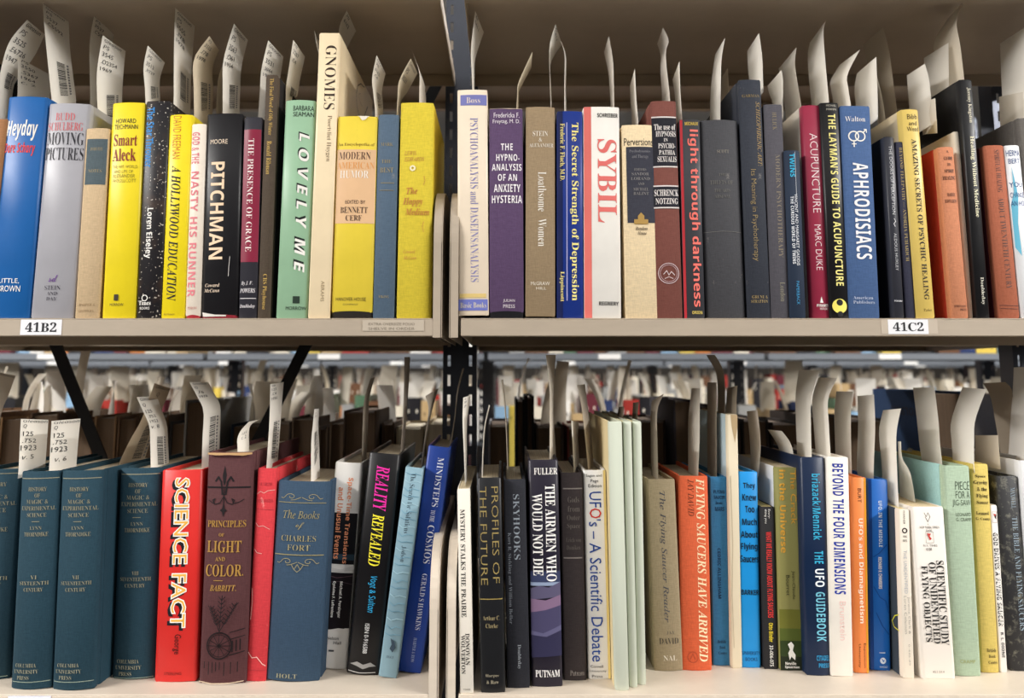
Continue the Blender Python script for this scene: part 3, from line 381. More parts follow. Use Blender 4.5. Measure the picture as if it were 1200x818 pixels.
B('l', 'tall worn cream booklet', 'tall worn cream booklet with rough pale blue left cover', 852.5, 864, 486, 857, 870.5, 783.5, 'dccfb4', 'P', [('p', 'b9a07a', [(.3, 486), (1, 486), (1, 500), (.7, 520), (.4, 500)]), ('l', 'c2b296', .8, [(.2, 560), (.3, 640), (.15, 700), (.25, 760)])], lc='b9cdd6', depth=.15, bulge=0)
B('l', 'azure blue spine', 'azure blue jacket with black stacked six-word title', 865, 888.5, 553, 869.5, 891.5, 783, '1f8fd6', 'J', [
  ('h', 'They', 'nb', '10202e', .22, .86, 566, 575), ('h', 'Knew', 'nb', '10202e', .16, .92, 580, 588), ('h', 'Too', 'nb', '10202e', .3, .8, 594, 602), ('h', 'Much', 'nb', '10202e', .14, .92, 609, 617), ('h', 'About', 'nb', '10202e', .06, .96, 624, 632), ('h', 'Flying', 'nb', '10202e', .06, .94, 638, 648), ('h', 'Saucers', 'nb', '10202e', .02, .98, 653, 661), ('h', 'BARKER', 'nb', '10202e', .04, .97, 693, 699), ('h', 'UNIVERSITY', 'n', '10305a', .04, .97, 764, 768), ('h', 'BOOKS', 'n', '10305a', .2, .82, 771, 775)], bulge=1)
B('l', 'black paperback with red words', 'short black paperback with tiny red vertical words and yellowed pages', 890.5, 908, 594, 896, 912, 784.5, '17161a', 'P', [
  ('v', 'Every-', 'n', W, .5, .7, 597, 608), ('v', 'thing you', 'n', W, .25, .45, 597, 614), ('v', 'WHAT WE REALLY KNOW ABOUT FLYING SAUCERS', 'nb', 'd83a38', .34, .74, 624, 725), ('v', 'Otto Binder', 'nb', 'e0c832', .38, .7, 731, 753), ('v', '33-006-075', 'n', W, .4, .66, 757, 781)], depth=.11, bulge=0, pages='d9bf7a')
B('l', 'olive green spine with orange words', 'olive green jacket with orange title and white lion emblem at foot', 909, 935, 548, 914, 941.5, 786, '8a864c', 'P', [
  ('b', '6f6f30', 0, 1, 716, 738), ('b', '55602a', 0, 1, 738, 752), ('b', '2f3d1e', 0, 1, 752, 770), ('b', '1d2416', 0, 1, 770, 786), ('v', 'The Crack', 'n', 'dba23a', .64, .9, 551, 616), ('v', 'in the Universe', 'nb', 'dba23a', .14, .42, 551, 650), ('v', 'Jean-Claude', 'n', '3a3a22', .58, .74, 671, 704), ('v', 'Bourret', 'n', '3a3a22', .34, .5, 676, 700),
  ('p', W, [(.35, 756), (.5, 753), (.62, 757), (.56, 763), (.68, 768), (.66, 774), (.5, 770), (.42, 774), (.36, 766), (.44, 762)]), ('h', 'Neville', 'nb', W, .22, .7, 776, 779.5), ('h', 'Spearman', 'nb', W, .2, .84, 780.5, 784)], lc='e4e2e0', depth=.14, bulge=0)
B('l', 'navy spine with cyan condensed words', 'dark navy jacket with condensed cyan and white words', 937, 968, 536, 947.5, 973.5, 792.5, '142541', 'J', [
  ('v', 'briazack/Mennick', 'nh', '35a6cc', .42, .78, 556, 635), ('v', 'THE', 'nh', '35a6cc', .44, .82, 648, 663), ('v', 'UFO', 'nh', 'dfe6ea', .44, .84, 669, 690), ('v', 'GUIDEBOOK', 'nh', '6fb6cc', .44, .84, 696, 753), ('h', 'CITADEL', 'nh', '2f8fc0', .4, .95, 769, 775), ('h', 'PRESS', 'nh', '2f8fc0', .48, .92, 778, 783)], bulge=2)
B('l', 'white spine with royal blue capitals', 'white jacket with heavy royal blue condensed capitals', 969.5, 994.5, 536, 974, 1001, 793.5, 'eae4da', 'J', [
  ('v', 'BEYOND THE FOUR DIMENSIONS', 'nh', '20379a', .22, .74, 544, 699), ('v', 'Brunstein', 'n', 'e6c4bc', .42, .72, 707, 752)], bulge=1.5)
B('l', 'bright orange spine', 'bright orange jacket with pale lettering and a gold right edge', 998, 1016, 560, 1002.5, 1018.5, 789.5, 'ee8a4a', 'J', [
  ('b', 'd99526', .84, 1, 560, 789.5), ('v', 'BURT', 'n', '3a2a1c', .36, .62, 573, 590), ('v', "UFO's and Diamagnetism", 'nb', 'fbe2cc', .3, .72, 609, 732), ('v', 'Exposition', 'n', '5a3018', .6, .78, 755, 783), ('v', 'University', 'n', '5a3018', .24, .42, 756, 783)], bulge=1)
B('l', 'cobalt blue spine', 'cobalt blue jacket with short white vertical title and darker ink swirls', 1018, 1040, 562, 1020, 1045, 786.5, '1a63b8', 'J', [
  ('b', '133f86', 0, .16, 562, 786.5), ('v', 'UFO, IN THE MIDDLE', 'nh', 'cfdde9', .46, .68, 588, 643), ('v', 'RICHARD R. CHAMBERS', 'nb', W, .44, .62, 655, 692), ('l', '11488e', .9, [(.2, 690), (.5, 702), (.8, 706), (.95, 720)]), ('l', '11488e', .9, [(.3, 720), (.6, 735), (.95, 745)]), ('l', '11488e', .9, [(.2, 655), (.5, 650), (.9, 640)]), ('b', 'd8e3ee', .42, .72, 765.5, 766.3), ('disc', 'd8e3ee', .6, 775, 3.6), ('l', '1a63b8', .9, [(.55, 773), (.62, 776), (.66, 774)]), ('h', 'VANTAGE', 'n', 'd8e3ee', .42, .84, 781, 783)], bulge=1)
B('l', 'thin cream paperback', 'thin cream paperback with pale grey title, dark cover showing yellow ring', 1053.5, 1065, 597, 1058.5, 1072.5, 795.5, 'e0d7c8', 'P', [
  ('v', 'WARNER', 'n', '4a4642', .4, .58, 598, 615), ('ring', '1f1d1c', .5, 622.5, 2.6, 1.4), ('h', '446', 'n', '5a5652', .3, .7, 628, 631), ('h', '895', 'n', '5a5652', .3, .7, 633, 636), ('v', 'THE UNIDENTIFIED', 'nt', '9aa2b0', .3, .62, 646, 697), ('v', 'Jerome Clark &', 'nt', '6a6660', .54, .78, 701, 744), ('v', 'Loren Coleman', 'nt', '6a6660', .22, .46, 700, 744), ('v', '0-446-89', 'nt', '8a8680', .5, .66, 756, 780),
  ('sl', 'L', 'd8d63a', 1.0, [(.006, .36), (.014, .34), (.02, .30), (.016, .27), (.006, .265)])], lc='2f3a44', depth=.105, bulge=0, pages='e2cf9a')
B('l', 'thick white paperback', 'thick white paperback with three columns of heavy black slab capitals', 1067.5, 1106, 594, 1082, 1119.5, 796, 'e6dfd6', 'P', [
  ('l', '6a6660', .5, [(.38, 601), (.44, 606), (.5, 601), (.56, 606)]), ('l', '6a6660', .5, [(.4, 606), (.48, 612), (.56, 606)]), ('h', 'A', 'n', '6a6660', .46, .5, 614, 616), ('h', 'NEW YORK TIMES', 'sr', '5a5652', .2, .82, 617, 620), ('h', 'BOOK', 'sr', '5a5652', .4, .6, 621, 623.5), ('box', '9a948c', .38, .62, 624, 637), ('p', 'c8423a', [(.42, 625.5), (.55, 626), (.5, 629), (.56, 632), (.5, 634), (.46, 630)]), ('h', 'N.Y. TIMES', 'n', '6a6660', .28, .72, 639, 641.5), ('h', '$1.95', 'nb', '3a3632', .36, .54, 643, 646.5),
  ('v', 'SCIENTIFIC STUDY', 'sb', '1c1a1a', .64, .88, 658, 757), ('v', 'OF UNIDENTIFIED', 'sb', '1c1a1a', .4, .62, 660, 755), ('v', 'FLYING OBJECTS', 'sb', '1c1a1a', .14, .36, 664, 753), ('h', '451 014', 'n', '6a6660', .3, .66, 786, 788.5)], depth=.108, bulge=0, pages='ddc7a0', lc='e9e4dc')
B('l', 'wide pale green spine', 'wide pale green cloth book with olive condensed title and aqua side', 1105.5, 1137.5, 546, 1121, 1149.5, 793, 'a9bda4', 'C', [
  ('h', 'PIECE', 'nt', '3f4a3a', .38, .97, 565, 575), ('h', 'FOR A', 'nt', '3f4a3a', .38, .96, 576.5, 585.5), ('h', 'JIG-SAW', 'nt', '3f4a3a', .24, .98, 587, 596), ('h', 'LEONARD', 'n', '56604e', .34, .97, 602.5, 606.5), ('h', 'G. CRAMP', 'n', '56604e', .34, .97, 608.5, 612.5), ('h', 'CRAMP', 'n', '9aa06a', .2, .8, 774, 778)], lc='a3cbc9', depth=.17, bulge=1.5)
B('l', 'mustard cloth spine', 'mustard cloth book with bold black stacked title near its top', 1138.5, 1158.5, 544, 1151.5, 1171.5, 789, 'd6bf68', 'C', [
  ('h', 'Space', 'sb', '2c2614', .16, .8, 557, 561), ('h', 'Gravity', 'sb', '2c2614', .06, .9, 564, 569.5), ('h', '& the', 'sb', '2c2614', .24, .84, 572, 576.5), ('h', 'Flying', 'sb', '2c2614', .18, .88, 580, 585.5), ('h', 'Saucer', 'sb', '2c2614', .18, .9, 588, 592), ('h', 'Leonard', 'sb', '2c2614', .12, .88, 601, 605), ('h', 'G. Cramp', 'sb', '2c2614', .08, .94, 608, 612), ('h', 'British', 'sb', '3a3218', .3, .86, 761, 765), ('h', 'Book', 'sb', '3a3218', .4, .82, 768, 771.5), ('h', 'Centre', 'sb', '3a3218', .36, .92, 775, 778.5)], bulge=1.2)
B('l', 'thin white paperback with black shadow letters', 'thin white paperback with jagged black shadowed letters, between mustard and marbled', 1160.5, 1168.5, 592, 1173, 1181, 788.5, 'e6e2dc', 'P', [
  ('box', 'b89a94', .16, .86, 600, 613), ('p', 'c8423a', [(.3, 602), (.75, 603), (.5, 606), (.7, 609)]), ('v', 'GOD DRIVES A FLYING SAUCER', 'nh', '1a1818', .05, .8, 625, 735), ('v', 'GOD DRIVES A FLYING SAUCER', 'n', W, .3, .95, 625, 735), ('v', 'R. L. DIONE', 'nb', '2a2826', .3, .72, 742, 771)], depth=.105, bulge=0)
B('l', 'black marbled spine', 'black grey-flecked spine with slate vertical title near the frame edge', 1169.5, 1192.5, 558, 1184, 1212, 787, '1f1f21', 'J', [
  ('v', 'MAXWELL', 'sr', '8c9ca8', .56, .8, 572, 597), ('v', 'THE BIBLE AND FLYING SAUCERS', 'sr', '8c9ca8', .54, .82, 607, 740)], surf='marble', bulge=2)
B('l', 'grey-white book at the frame edge', 'pale grey-white book with blue-edged top, last on the lower shelf', 1195, 1232, 540, 1214, 1252, 788, 'd9d9da', 'J', [], lc='d2d2d2', bulge=2)
# ------------------------------------------------------------------ the setting
ZU, ZL = Z0 + 0.0538, Z0 - 0.2970          # tops of the upper and the lower shelf
PITCH_Y = 1.414                            # one double stack to the next
def struct(o, label=None): o['kind'] = 'structure'; return o
b = MB(); b.box(-6, 6, -2.5, 6.2, -.02, 0, mat('38322c', 'floor')); struct(b.build('floor'))
b = MB(); b.box(-6, 6, -2.5, 6.2, 3.0, 3.05, mat('d8d4cb', 'paper')); struct(b.build('ceiling'))
b = MB(); b.box(-6, 6, 6.2, 6.25, 0, 3.05, mat('4b453f', 'paper')); struct(b.build('wall_back'))
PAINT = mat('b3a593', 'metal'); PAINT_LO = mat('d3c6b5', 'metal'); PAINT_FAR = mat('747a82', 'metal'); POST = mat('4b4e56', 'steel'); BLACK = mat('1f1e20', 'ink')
def shelf_panel(b, x0, x1, yf, dirn, z, paint, dep=.262, lip=.0176):
    def bx(xa, xb, ya, yb, za, zb): 
        y0, y1 = yf + dirn * ya, yf + dirn * yb
        b.box(xa, xb, min(y0, y1), max(y0, y1), za, zb, paint)
    bx(x0, x1, 0, dep, z - .0012, z)
    bx(x0, x1, 0, .0015, z - lip, z - .0012)
    bx(x0, x1, .0015, .013, z - lip, z - lip + .0012)
    bx(x0, x1, dep - .0015, dep, z - lip, z - .0012)
    bx(x0, x0 + .0015, .0015, dep - .0015, z - lip, z - .0012); bx(x1 - .0015, x1, .0015, dep - .0015, z - lip, z - .0012)
def bracket_mesh(xp, side, yf, z, paint):
    """rounded end bracket: a plate with a folded front edge; side = +1 folds towards +x"""
    b = MB(); h, r, ry = .136, .060, .050
    prof = [(0.0, -.019)]
    N = 10
    arc = [(ry * (1 - math.cos(math.pi / 2 * i / N)), h - r + r * math.sin(math.pi / 2 * i / N)) for i in range(N + 1)]
    front = [(0.0, -.019)] + arc + [(.24, h + .01)]
    prof = [(yf + p[0], z + p[1]) for p in front] + [(yf + .24, z - .019)]
    b.prism(prof, 'x', xp - .0006, xp + .0006, paint)
    for (a, c) in zip(front[:-1], front[1:]):
        xs = (xp, xp + side * .0082)
        t = .0014
        def off(p, q):
            dy, dz = q[0] - p[0], q[1] - p[1]; l = math.hypot(dy, dz) or 1
            return dz / l * t, -dy / l * t
        ny, nz = off(a, c)
        q = [(yf + a[0], z + a[1]), (yf + c[0], z + c[1]), (yf + c[0] + ny, z + c[1] + nz), (yf + a[0] + ny, z + a[1] + nz)]
        b.prism(q, 'x', min(xs), max(xs), paint)
    return b
def lettering(b, key, P, m, nrm_off):
    """stamp prepared text; P maps text (0..1, 0..1) to 3-D"""
    vs, fs = TXT[key]
    b.raw([P(tx, ty) for tx, ty in vs], fs, m)
prepare_text(sorted(set([(d[1], d[2]) for k in BOOKS for d in k['decor'] if d[0] in ('h', 'v')] + [('41B2', 'sb'), ('41C2', 'sb'), ('Panorama', 'n'), ('EXTRA OVERSIZE FOLIO', 'n'), ('SHELVE IN ORDER', 'n')] + [(t, 'ni') for t in
    ('Gleason', 'Q', '125', '.T52', '1923', 'v. 5', 'v. 6', 'v. 8', 'v. 7', 'PS', '3525', '.E6726', '1947', '3537', '.C5592', '1955', '3550', '.S367', '1964', 'c. 2', '3545', '.O2354', '1969', '3513', '.R737', '3555', '.I78', '1978', '3563', '.O61', '1956', '3531', '.W44', 'PN', '2287', '6162', '.C4', 'BF', '1411', 'QB', '.F6', 'TL', '789', '.B4')])))
def label_card(parent, px0, px1, py0, py1, yf, text=None, holder=None):
    z0, z1 = unproj(px0, py1, yf - .0004).z, unproj(px0, py0, yf - .0004).z
    x0, x1 = unproj(px0, py0, yf).x, unproj(px1, py0, yf).x
    b = MB(); b.box(x0, x1, yf - .0005, yf + .0001, z0, z1, mat('e9e9ec', 'paper'))
    if text:
        lettering(b, text, lambda tx, ty: (x0 + (x1 - x0) * (.12 + .76 * tx), yf - .0007, z0 + (z1 - z0) * (.2 + .62 * ty)), mat('1d1d22', 'ink'), 0)
    o = b.build('shelf_label', parent); o['label'] = 'white paper shelf label'
def shelf(x0, x1, yf, dirn, z, label, group=None, paint=PAINT, brackets=(), cards=(), cat='shelf'):
    e = empty('metal_shelf', (0, 0, 0)); tag(e, label, cat, group)
    b = MB(); shelf_panel(b, x0, x1, yf, dirn, z, paint); bevel(b.build('shelf_panel', e, merge=False), .0006, 1)
    for xp, side in brackets: bracket_mesh(xp, side, yf, z, paint).build('end_bracket', e)
    for c in cards: label_card(e, *c)
    return e
XS = [(-.800, -.0695), (-.0420, .708)]
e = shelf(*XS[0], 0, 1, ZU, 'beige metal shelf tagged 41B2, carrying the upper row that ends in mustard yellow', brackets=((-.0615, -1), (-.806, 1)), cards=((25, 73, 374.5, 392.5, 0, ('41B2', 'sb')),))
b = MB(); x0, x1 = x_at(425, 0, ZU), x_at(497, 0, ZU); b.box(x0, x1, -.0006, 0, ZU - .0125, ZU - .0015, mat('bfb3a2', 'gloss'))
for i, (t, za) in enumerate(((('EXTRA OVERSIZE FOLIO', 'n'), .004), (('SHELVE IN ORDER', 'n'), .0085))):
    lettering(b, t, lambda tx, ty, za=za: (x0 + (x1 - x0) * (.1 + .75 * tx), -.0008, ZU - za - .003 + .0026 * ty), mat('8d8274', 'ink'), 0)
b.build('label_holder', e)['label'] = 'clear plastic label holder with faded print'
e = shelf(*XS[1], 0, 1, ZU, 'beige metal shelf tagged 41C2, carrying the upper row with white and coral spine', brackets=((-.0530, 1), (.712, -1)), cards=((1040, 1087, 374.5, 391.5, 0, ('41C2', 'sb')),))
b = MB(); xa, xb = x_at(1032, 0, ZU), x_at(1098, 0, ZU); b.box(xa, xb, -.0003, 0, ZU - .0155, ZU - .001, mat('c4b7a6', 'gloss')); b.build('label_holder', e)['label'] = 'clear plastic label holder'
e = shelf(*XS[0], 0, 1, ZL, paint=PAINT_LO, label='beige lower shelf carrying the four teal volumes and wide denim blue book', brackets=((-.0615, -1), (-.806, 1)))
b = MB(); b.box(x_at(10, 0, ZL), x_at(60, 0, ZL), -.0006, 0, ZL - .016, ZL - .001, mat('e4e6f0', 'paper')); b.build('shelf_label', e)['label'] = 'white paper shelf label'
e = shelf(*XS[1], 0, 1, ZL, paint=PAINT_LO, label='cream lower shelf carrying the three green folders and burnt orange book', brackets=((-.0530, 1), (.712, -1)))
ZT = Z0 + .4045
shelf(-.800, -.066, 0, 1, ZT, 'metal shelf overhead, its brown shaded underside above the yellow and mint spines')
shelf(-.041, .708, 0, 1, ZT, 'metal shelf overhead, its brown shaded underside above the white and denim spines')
YB = .566
for (x0, x1), nm in zip(XS, ('yellow and mint', 'white and denim')):
    shelf(x0, x1, YB, -1, ZU, 'shelf back to back behind the %s upper row' % nm)
    shelf(x0, x1, YB, -1, ZL, 'lower shelf back to back behind the row below the %s spines' % nm)
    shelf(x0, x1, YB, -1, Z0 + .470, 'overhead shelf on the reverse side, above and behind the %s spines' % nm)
def post(x, y, z0=0.0, z1=2.25, wid=.044, dep=.030, label='', group=None):
    b = MB(); s = .004; h = wid / 2
    for (xa, xb) in ((x - h, x - h + .006), (x - h + .006 + s, x + h - .006 - s), (x + h - .006, x + h)):
        b.box(xa, xb, y, y + .0025, z0, z1, POST)
    z = z0
    while z < z1:                         # the webs between the slots
        for xa in (x - h + .006, x + h - .006 - s): b.box(xa, xa + s, y, y + .0025, z, min(z + .011, z1), POST)
        z += .0254
    b.box(x - h, x - h + .002, y + .0025, y + dep, z0, z1, POST); b.box(x + h - .002, x + h, y + .0025, y + dep, z0, z1, POST)
    o = b.build('shelf_upright'); return tag(o, label, 'upright', group)
post(-.057, .266, label='slotted dark steel upright between the 41B2 and 41C2 sections')
post(-.829, .266, label='slotted dark steel upright at the far end of section 41B2')
post(.692, .266, wid=.052, label='slotted dark steel upright at the far end of section 41C2')
def brace(x0, z0, x1, z1, y, label):
    b = MB(); L_ = math.hypot(x1 - x0, z1 - z0); nx, nz = -(z1 - z0) / L_ * .0075, (x1 - x0) / L_ * .0075
    b.prism([(x0 + nx, z0 + nz), (x1 + nx, z1 + nz), (x1 - nx, z1 - nz), (x0 - nx, z0 - nz)], 'y', y, y + .003, BLACK)
    return tag(b.build('cross_brace'), label, 'brace')
brace(-.775, Z0 + .43, -.090, Z0 - 1.02, .270, 'black diagonal brace sloping down to the right behind the teal volumes')
brace(-.090, Z0 + .40, -.775, Z0 - 1.05, .276, 'black diagonal brace sloping down to the left behind the denim blue book')
# further stacks across the aisles
for k in (1, 2, 3):
    yf = PITCH_Y * k
    n0, n1 = {1: (-2, 3), 2: (-3, 4), 3: (-4, 5)}[k]
    first = {}
    for i in range(n0, n1):
        x0 = -.042 + .762 * i; x1 = x0 + .75
        for z, nm in ((ZU, 'upper'), (ZL, 'lower'), (Z0 + .402, 'top')):
            if k == 3 and nm == 'lower' : pass
            g = 'grey %s shelves of stack %s the aisle' % (nm, ('across', 'two beyond', 'three beyond')[k - 1])
            lab = 'out-of-focus grey %s shelf in the stack %s' % (nm, ('across the first aisle', 'two aisles away', 'three aisles away')[k - 1])
            if nm not in first:
                e = shelf(x0, x1, yf, 1, z, lab, g, PAINT_FAR); first[nm] = (e, x0)
                bb = MB(); bb.box(x0 + .30, x0 + .36, yf - .0008, yf, z - .016, z - .002, mat('f1f1ee', 'paper')); bb.build('shelf_label', e)
            else:
                s, sx = first[nm]; e = s.copy(); COL.objects.link(e); e.location.x = x0 - sx
                for ch in list(s.children):
                    c = ch.copy(); COL.objects.link(c); c.parent = e
    p0 = None
    for i in range(n0, n1 + 1):
        lab = 'dark slotted upright in the stack %s' % (('across the first aisle', 'two aisles away', 'three aisles away')[k - 1])
        if p0 is None: p0 = post(-.053 + .762 * i, yf + .266, label=lab, group=lab + ' group'); px0 = i
        else:
            c = p0.copy(); COL.objects.link(c); c.location.x = .762 * (i - px0)
# ------------------------------------------------------------------ book builder
def spine_profile(w, bulge, hinge, n=12):
    pts = []
    if hinge: pts += [(-w / 2 + .0002, bulge + .0105), (-w / 2 + .0013, bulge + .0075), (-w / 2 + .0002, bulge + .0045)]
    else: pts += [(-w / 2, bulge + .009)]
    for i in range(n + 1):
        u = -1 + 2 * i / n
        e = 0.0
        if bulge < .0006 and abs(u) == 1: e = .0005
        pts.append((u * w / 2, bulge * u * u + e))
    if hinge: pts += [(w / 2 - .0002, bulge + .0045), (w / 2 - .0013, bulge + .0075), (w / 2 - .0002, bulge + .0105)]
    else: pts += [(w / 2, bulge + .009)]
    return pts
def make_wrap(name, w, h, d, bulge, m, ml, mr, hinge, z0, parent, decor=None, t=.0022):
    b = MB()
    pr = spine_profile(w, bulge, hinge); n = len(pr)
    def inset(p, k): 
        u = p[0]; return (u * (1 - k / max(w, .01)), p[1] + k)
    rings = [[(*inset(p, .0009), z0) for p in pr], [(*p, z0 + .0014) for p in pr], [(*p, h - .0014) for p in pr], [(*inset(p, .0009), h) for p in pr]]
    ti = .0011
    inner = [(p[0] * (1 - 2 * ti / w), p[1] + (ti if abs(p[0]) < w * .49 else 0)) for p in pr]
    rings_in = [[(*p, z0) for p in inner], [(*p, h) for p in inner]]
    v = [q for r in rings for q in r] + [q for r in rings_in for q in r]
    f = []
    for r in range(3):
        for i in range(n - 1): f.append((r * n + i, r * n + i + 1, (r + 1) * n + i + 1, (r + 1) * n + i))
    b.raw(v, f, m, True)
    g = []
    for i in range(n - 1):
        g.append((4 * n + i + 1, 4 * n + i, 5 * n + i, 5 * n + i + 1)); g.append((3 * n + i, 3 * n + i + 1, 5 * n + i + 1, 5 * n + i)); g.append((i + 1, i, 4 * n + i, 4 * n + i + 1))
    b.raw(v, g, m, False)
    ys = bulge + (.0100 if hinge else .0085)
    b.box(-w / 2, -w / 2 + t, ys, d, z0, h, ml); b.box(w / 2 - t, w / 2, ys, d, z0, h, mr)
    if decor: decor(b)
    return b.build(name, parent)
def cut_text(pts, faces, planes):
    bm = bmesh.new(); vs = [bm.verts.new(p) for p in pts]
    for f in faces:
        try: bm.faces.new([vs[i] for i in f])
        except ValueError: pass
    for u in planes:
        bmesh.ops.bisect_plane(bm, geom=bm.verts[:] + bm.edges[:] + bm.faces[:], plane_co=(u, 0, 0), plane_no=(1, 0, 0), dist=1e-7)
    bm.verts.index_update(); P = [v.co[:] for v in bm.verts]; Fc = [[v.index for v in f.verts] for f in bm.faces]; bm.free()
    return P, Fc
def poly_stroke(pts, wd):
    out = []
    for (a, c) in zip(pts[:-1], pts[1:]):
        dx, dy = c[0] - a[0], c[1] - a[1]; l = math.hypot(dx, dy) or 1
        nx, ny = -dy / l * wd / 2, dx / l * wd / 2; ex, ey = dx / l * wd * .3, dy / l * wd * .3
        out.append([(a[0] + nx - ex, a[1] + ny - ey), (c[0] + nx + ex, c[1] + ny + ey), (c[0] - nx + ex, c[1] - ny + ey), (a[0] - nx - ex, a[1] - ny - ey)])
    return out
def decorate(k, w, h, bulge, d):
    yt, yb = k['yt'], k['yb']
    Vv = lambda y: (yb - y) / (yb - yt) * h
    Uu = lambda u: (u - .5) * w
    mmpx = h / (yb - yt)
    planes = [w * (i / 10 - .5) for i in range(1, 10)] if bulge > .0004 else []
    def run(b):
        for i, dd in enumerate(k['decor']):
            off = .00022 + .00005 * i
            def put(polys, m):
                for pts in polys:
                    P, Fc = cut_text([(p[0], p[1], 0) for p in pts], [list(range(len(pts)))], planes)
                    b.raw([(p[0], bulge * (2 * p[0] / w) ** 2 - off, p[1]) for p in P], Fc, m, True)
            t = dd[0]
            if t in 'hv' and t != 'hv':
                _, s, st, col, u0, u1, y0, y1 = dd
                vs, fs = TXT[(s, st)]
                if t == 'h': pts = [(Uu(u0 + (u1 - u0) * a), Vv(y1 + (y0 - y1) * c), 0) for a, c in vs]
                else: pts = [(Uu(u0 + (u1 - u0) * c), Vv(y0 + (y1 - y0) * a), 0) for a, c in vs]
                P, Fc = cut_text(pts, fs, planes)
                kind = 'ink'
                b.raw([(p[0], bulge * (2 * p[0] / w) ** 2 - off, p[1]) for p in P], Fc, mat(col, kind), True)
            elif t == 'b':
                _, col, u0, u1, y0, y1 = dd; u0 = max(u0, .008); u1 = min(u1, .992); y0 = max(y0, yt + .4); y1 = min(y1, yb - .4)
                knd = 'cloth' if k['kind'] == 'C' else 'jacket'
                put([[(Uu(u0), Vv(y1)), (Uu(u1), Vv(y1)), (Uu(u1), Vv(y0)), (Uu(u0), Vv(y0))]], mat(col, knd))
            elif t == 'box':
                _, col, u0, u1, y0, y1 = dd
                q = [(Uu(u0), Vv(y0)), (Uu(u1), Vv(y0)), (Uu(u1), Vv(y1)), (Uu(u0), Vv(y1)), (Uu(u0), Vv(y0))]
                put(poly_stroke(q, .4 * mmpx), mat(col, 'ink'))
            elif t == 'p': put([[(Uu(max(.006, min(.994, u))), Vv(max(yt + .2, min(yb - .2, y)))) for u, y in dd[2]]], mat(dd[1], 'ink'))
            elif t == 'l': put(poly_stroke([(Uu(u), Vv(y)) for u, y in dd[3]], dd[2] * mmpx), mat(dd[1], 'ink'))
            elif t in ('ring', 'disc'):
                uc, yc, r = dd[2], dd[3], dd[4] * mmpx; cx, cz = Uu(uc), Vv(yc); n = 28
                c = [(math.cos(2 * math.pi * j / n), math.sin(2 * math.pi * j / n)) for j in range(n)]
                if t == 'disc': put([[(cx + r * a, cz + r * e_) for a, e_ in c]], mat(dd[1], 'ink'))
                else:
                    wd = dd[5] * mmpx / 2
                    put([[(cx + (r - wd) * c[j][0], cz + (r - wd) * c[j][1]), (cx + (r + wd) * c[j][0], cz + (r + wd) * c[j][1]), (cx + (r + wd) * c[(j + 1) % n][0], cz + (r + wd) * c[(j + 1) % n][1]), (cx + (r - wd) * c[(j + 1) % n][0], cz + (r - wd) * c[(j + 1) % n][1])] for j in range(n)], mat(dd[1], 'ink'))
            elif t == 'sp':
                sg = -1 if dd[1] == 'L' else 1; x = sg * (w / 2 + off)
                b.raw([(x, p[0] + bulge + .009, p[1] * h) for p in dd[3]], [list(range(len(dd[3])))], mat(dd[2], 'ink'))
            elif t == 'sl':
                sg = -1 if dd[1] == 'L' else 1; x = sg * (w / 2 + off)
                for q in poly_stroke([(p[0] + bulge, p[1] * h) for p in dd[4]], dd[3] * .001): b.raw([(x, p[0], p[1]) for p in q], [[0, 1, 2, 3]], mat(dd[2], 'ink'))
    return run
def page_block(w, h, d, bulge, t, inset, parent, col='cdbfa4', z0=.0):
    b = MB(); m = mat(col, 'pages'); x = w / 2 - t - .0002; y0 = bulge + .0022; n = 8
    top = h - inset; bot = z0 + (inset if inset > .001 else .0004)
    prof = [(-x, d - .003 if inset > .001 else d - .0005)] + [(x * (-1 + 2 * i / n), y0 + bulge * .8 * (-1 + 2 * i / n) ** 2) for i in range(n + 1)] + [(x, d - .003 if inset > .001 else d - .0005)]
    fe = [(x * (1 - 2 * i / n), prof[0][1] - .003 * (1 - (1 - 2 * i / n) ** 2)) for i in range(1, n)] if bulge > .001 else []
    b.prism(prof + fe, 'z', bot, top, m)
    return b.build('page_block', parent)
NAMED = {}
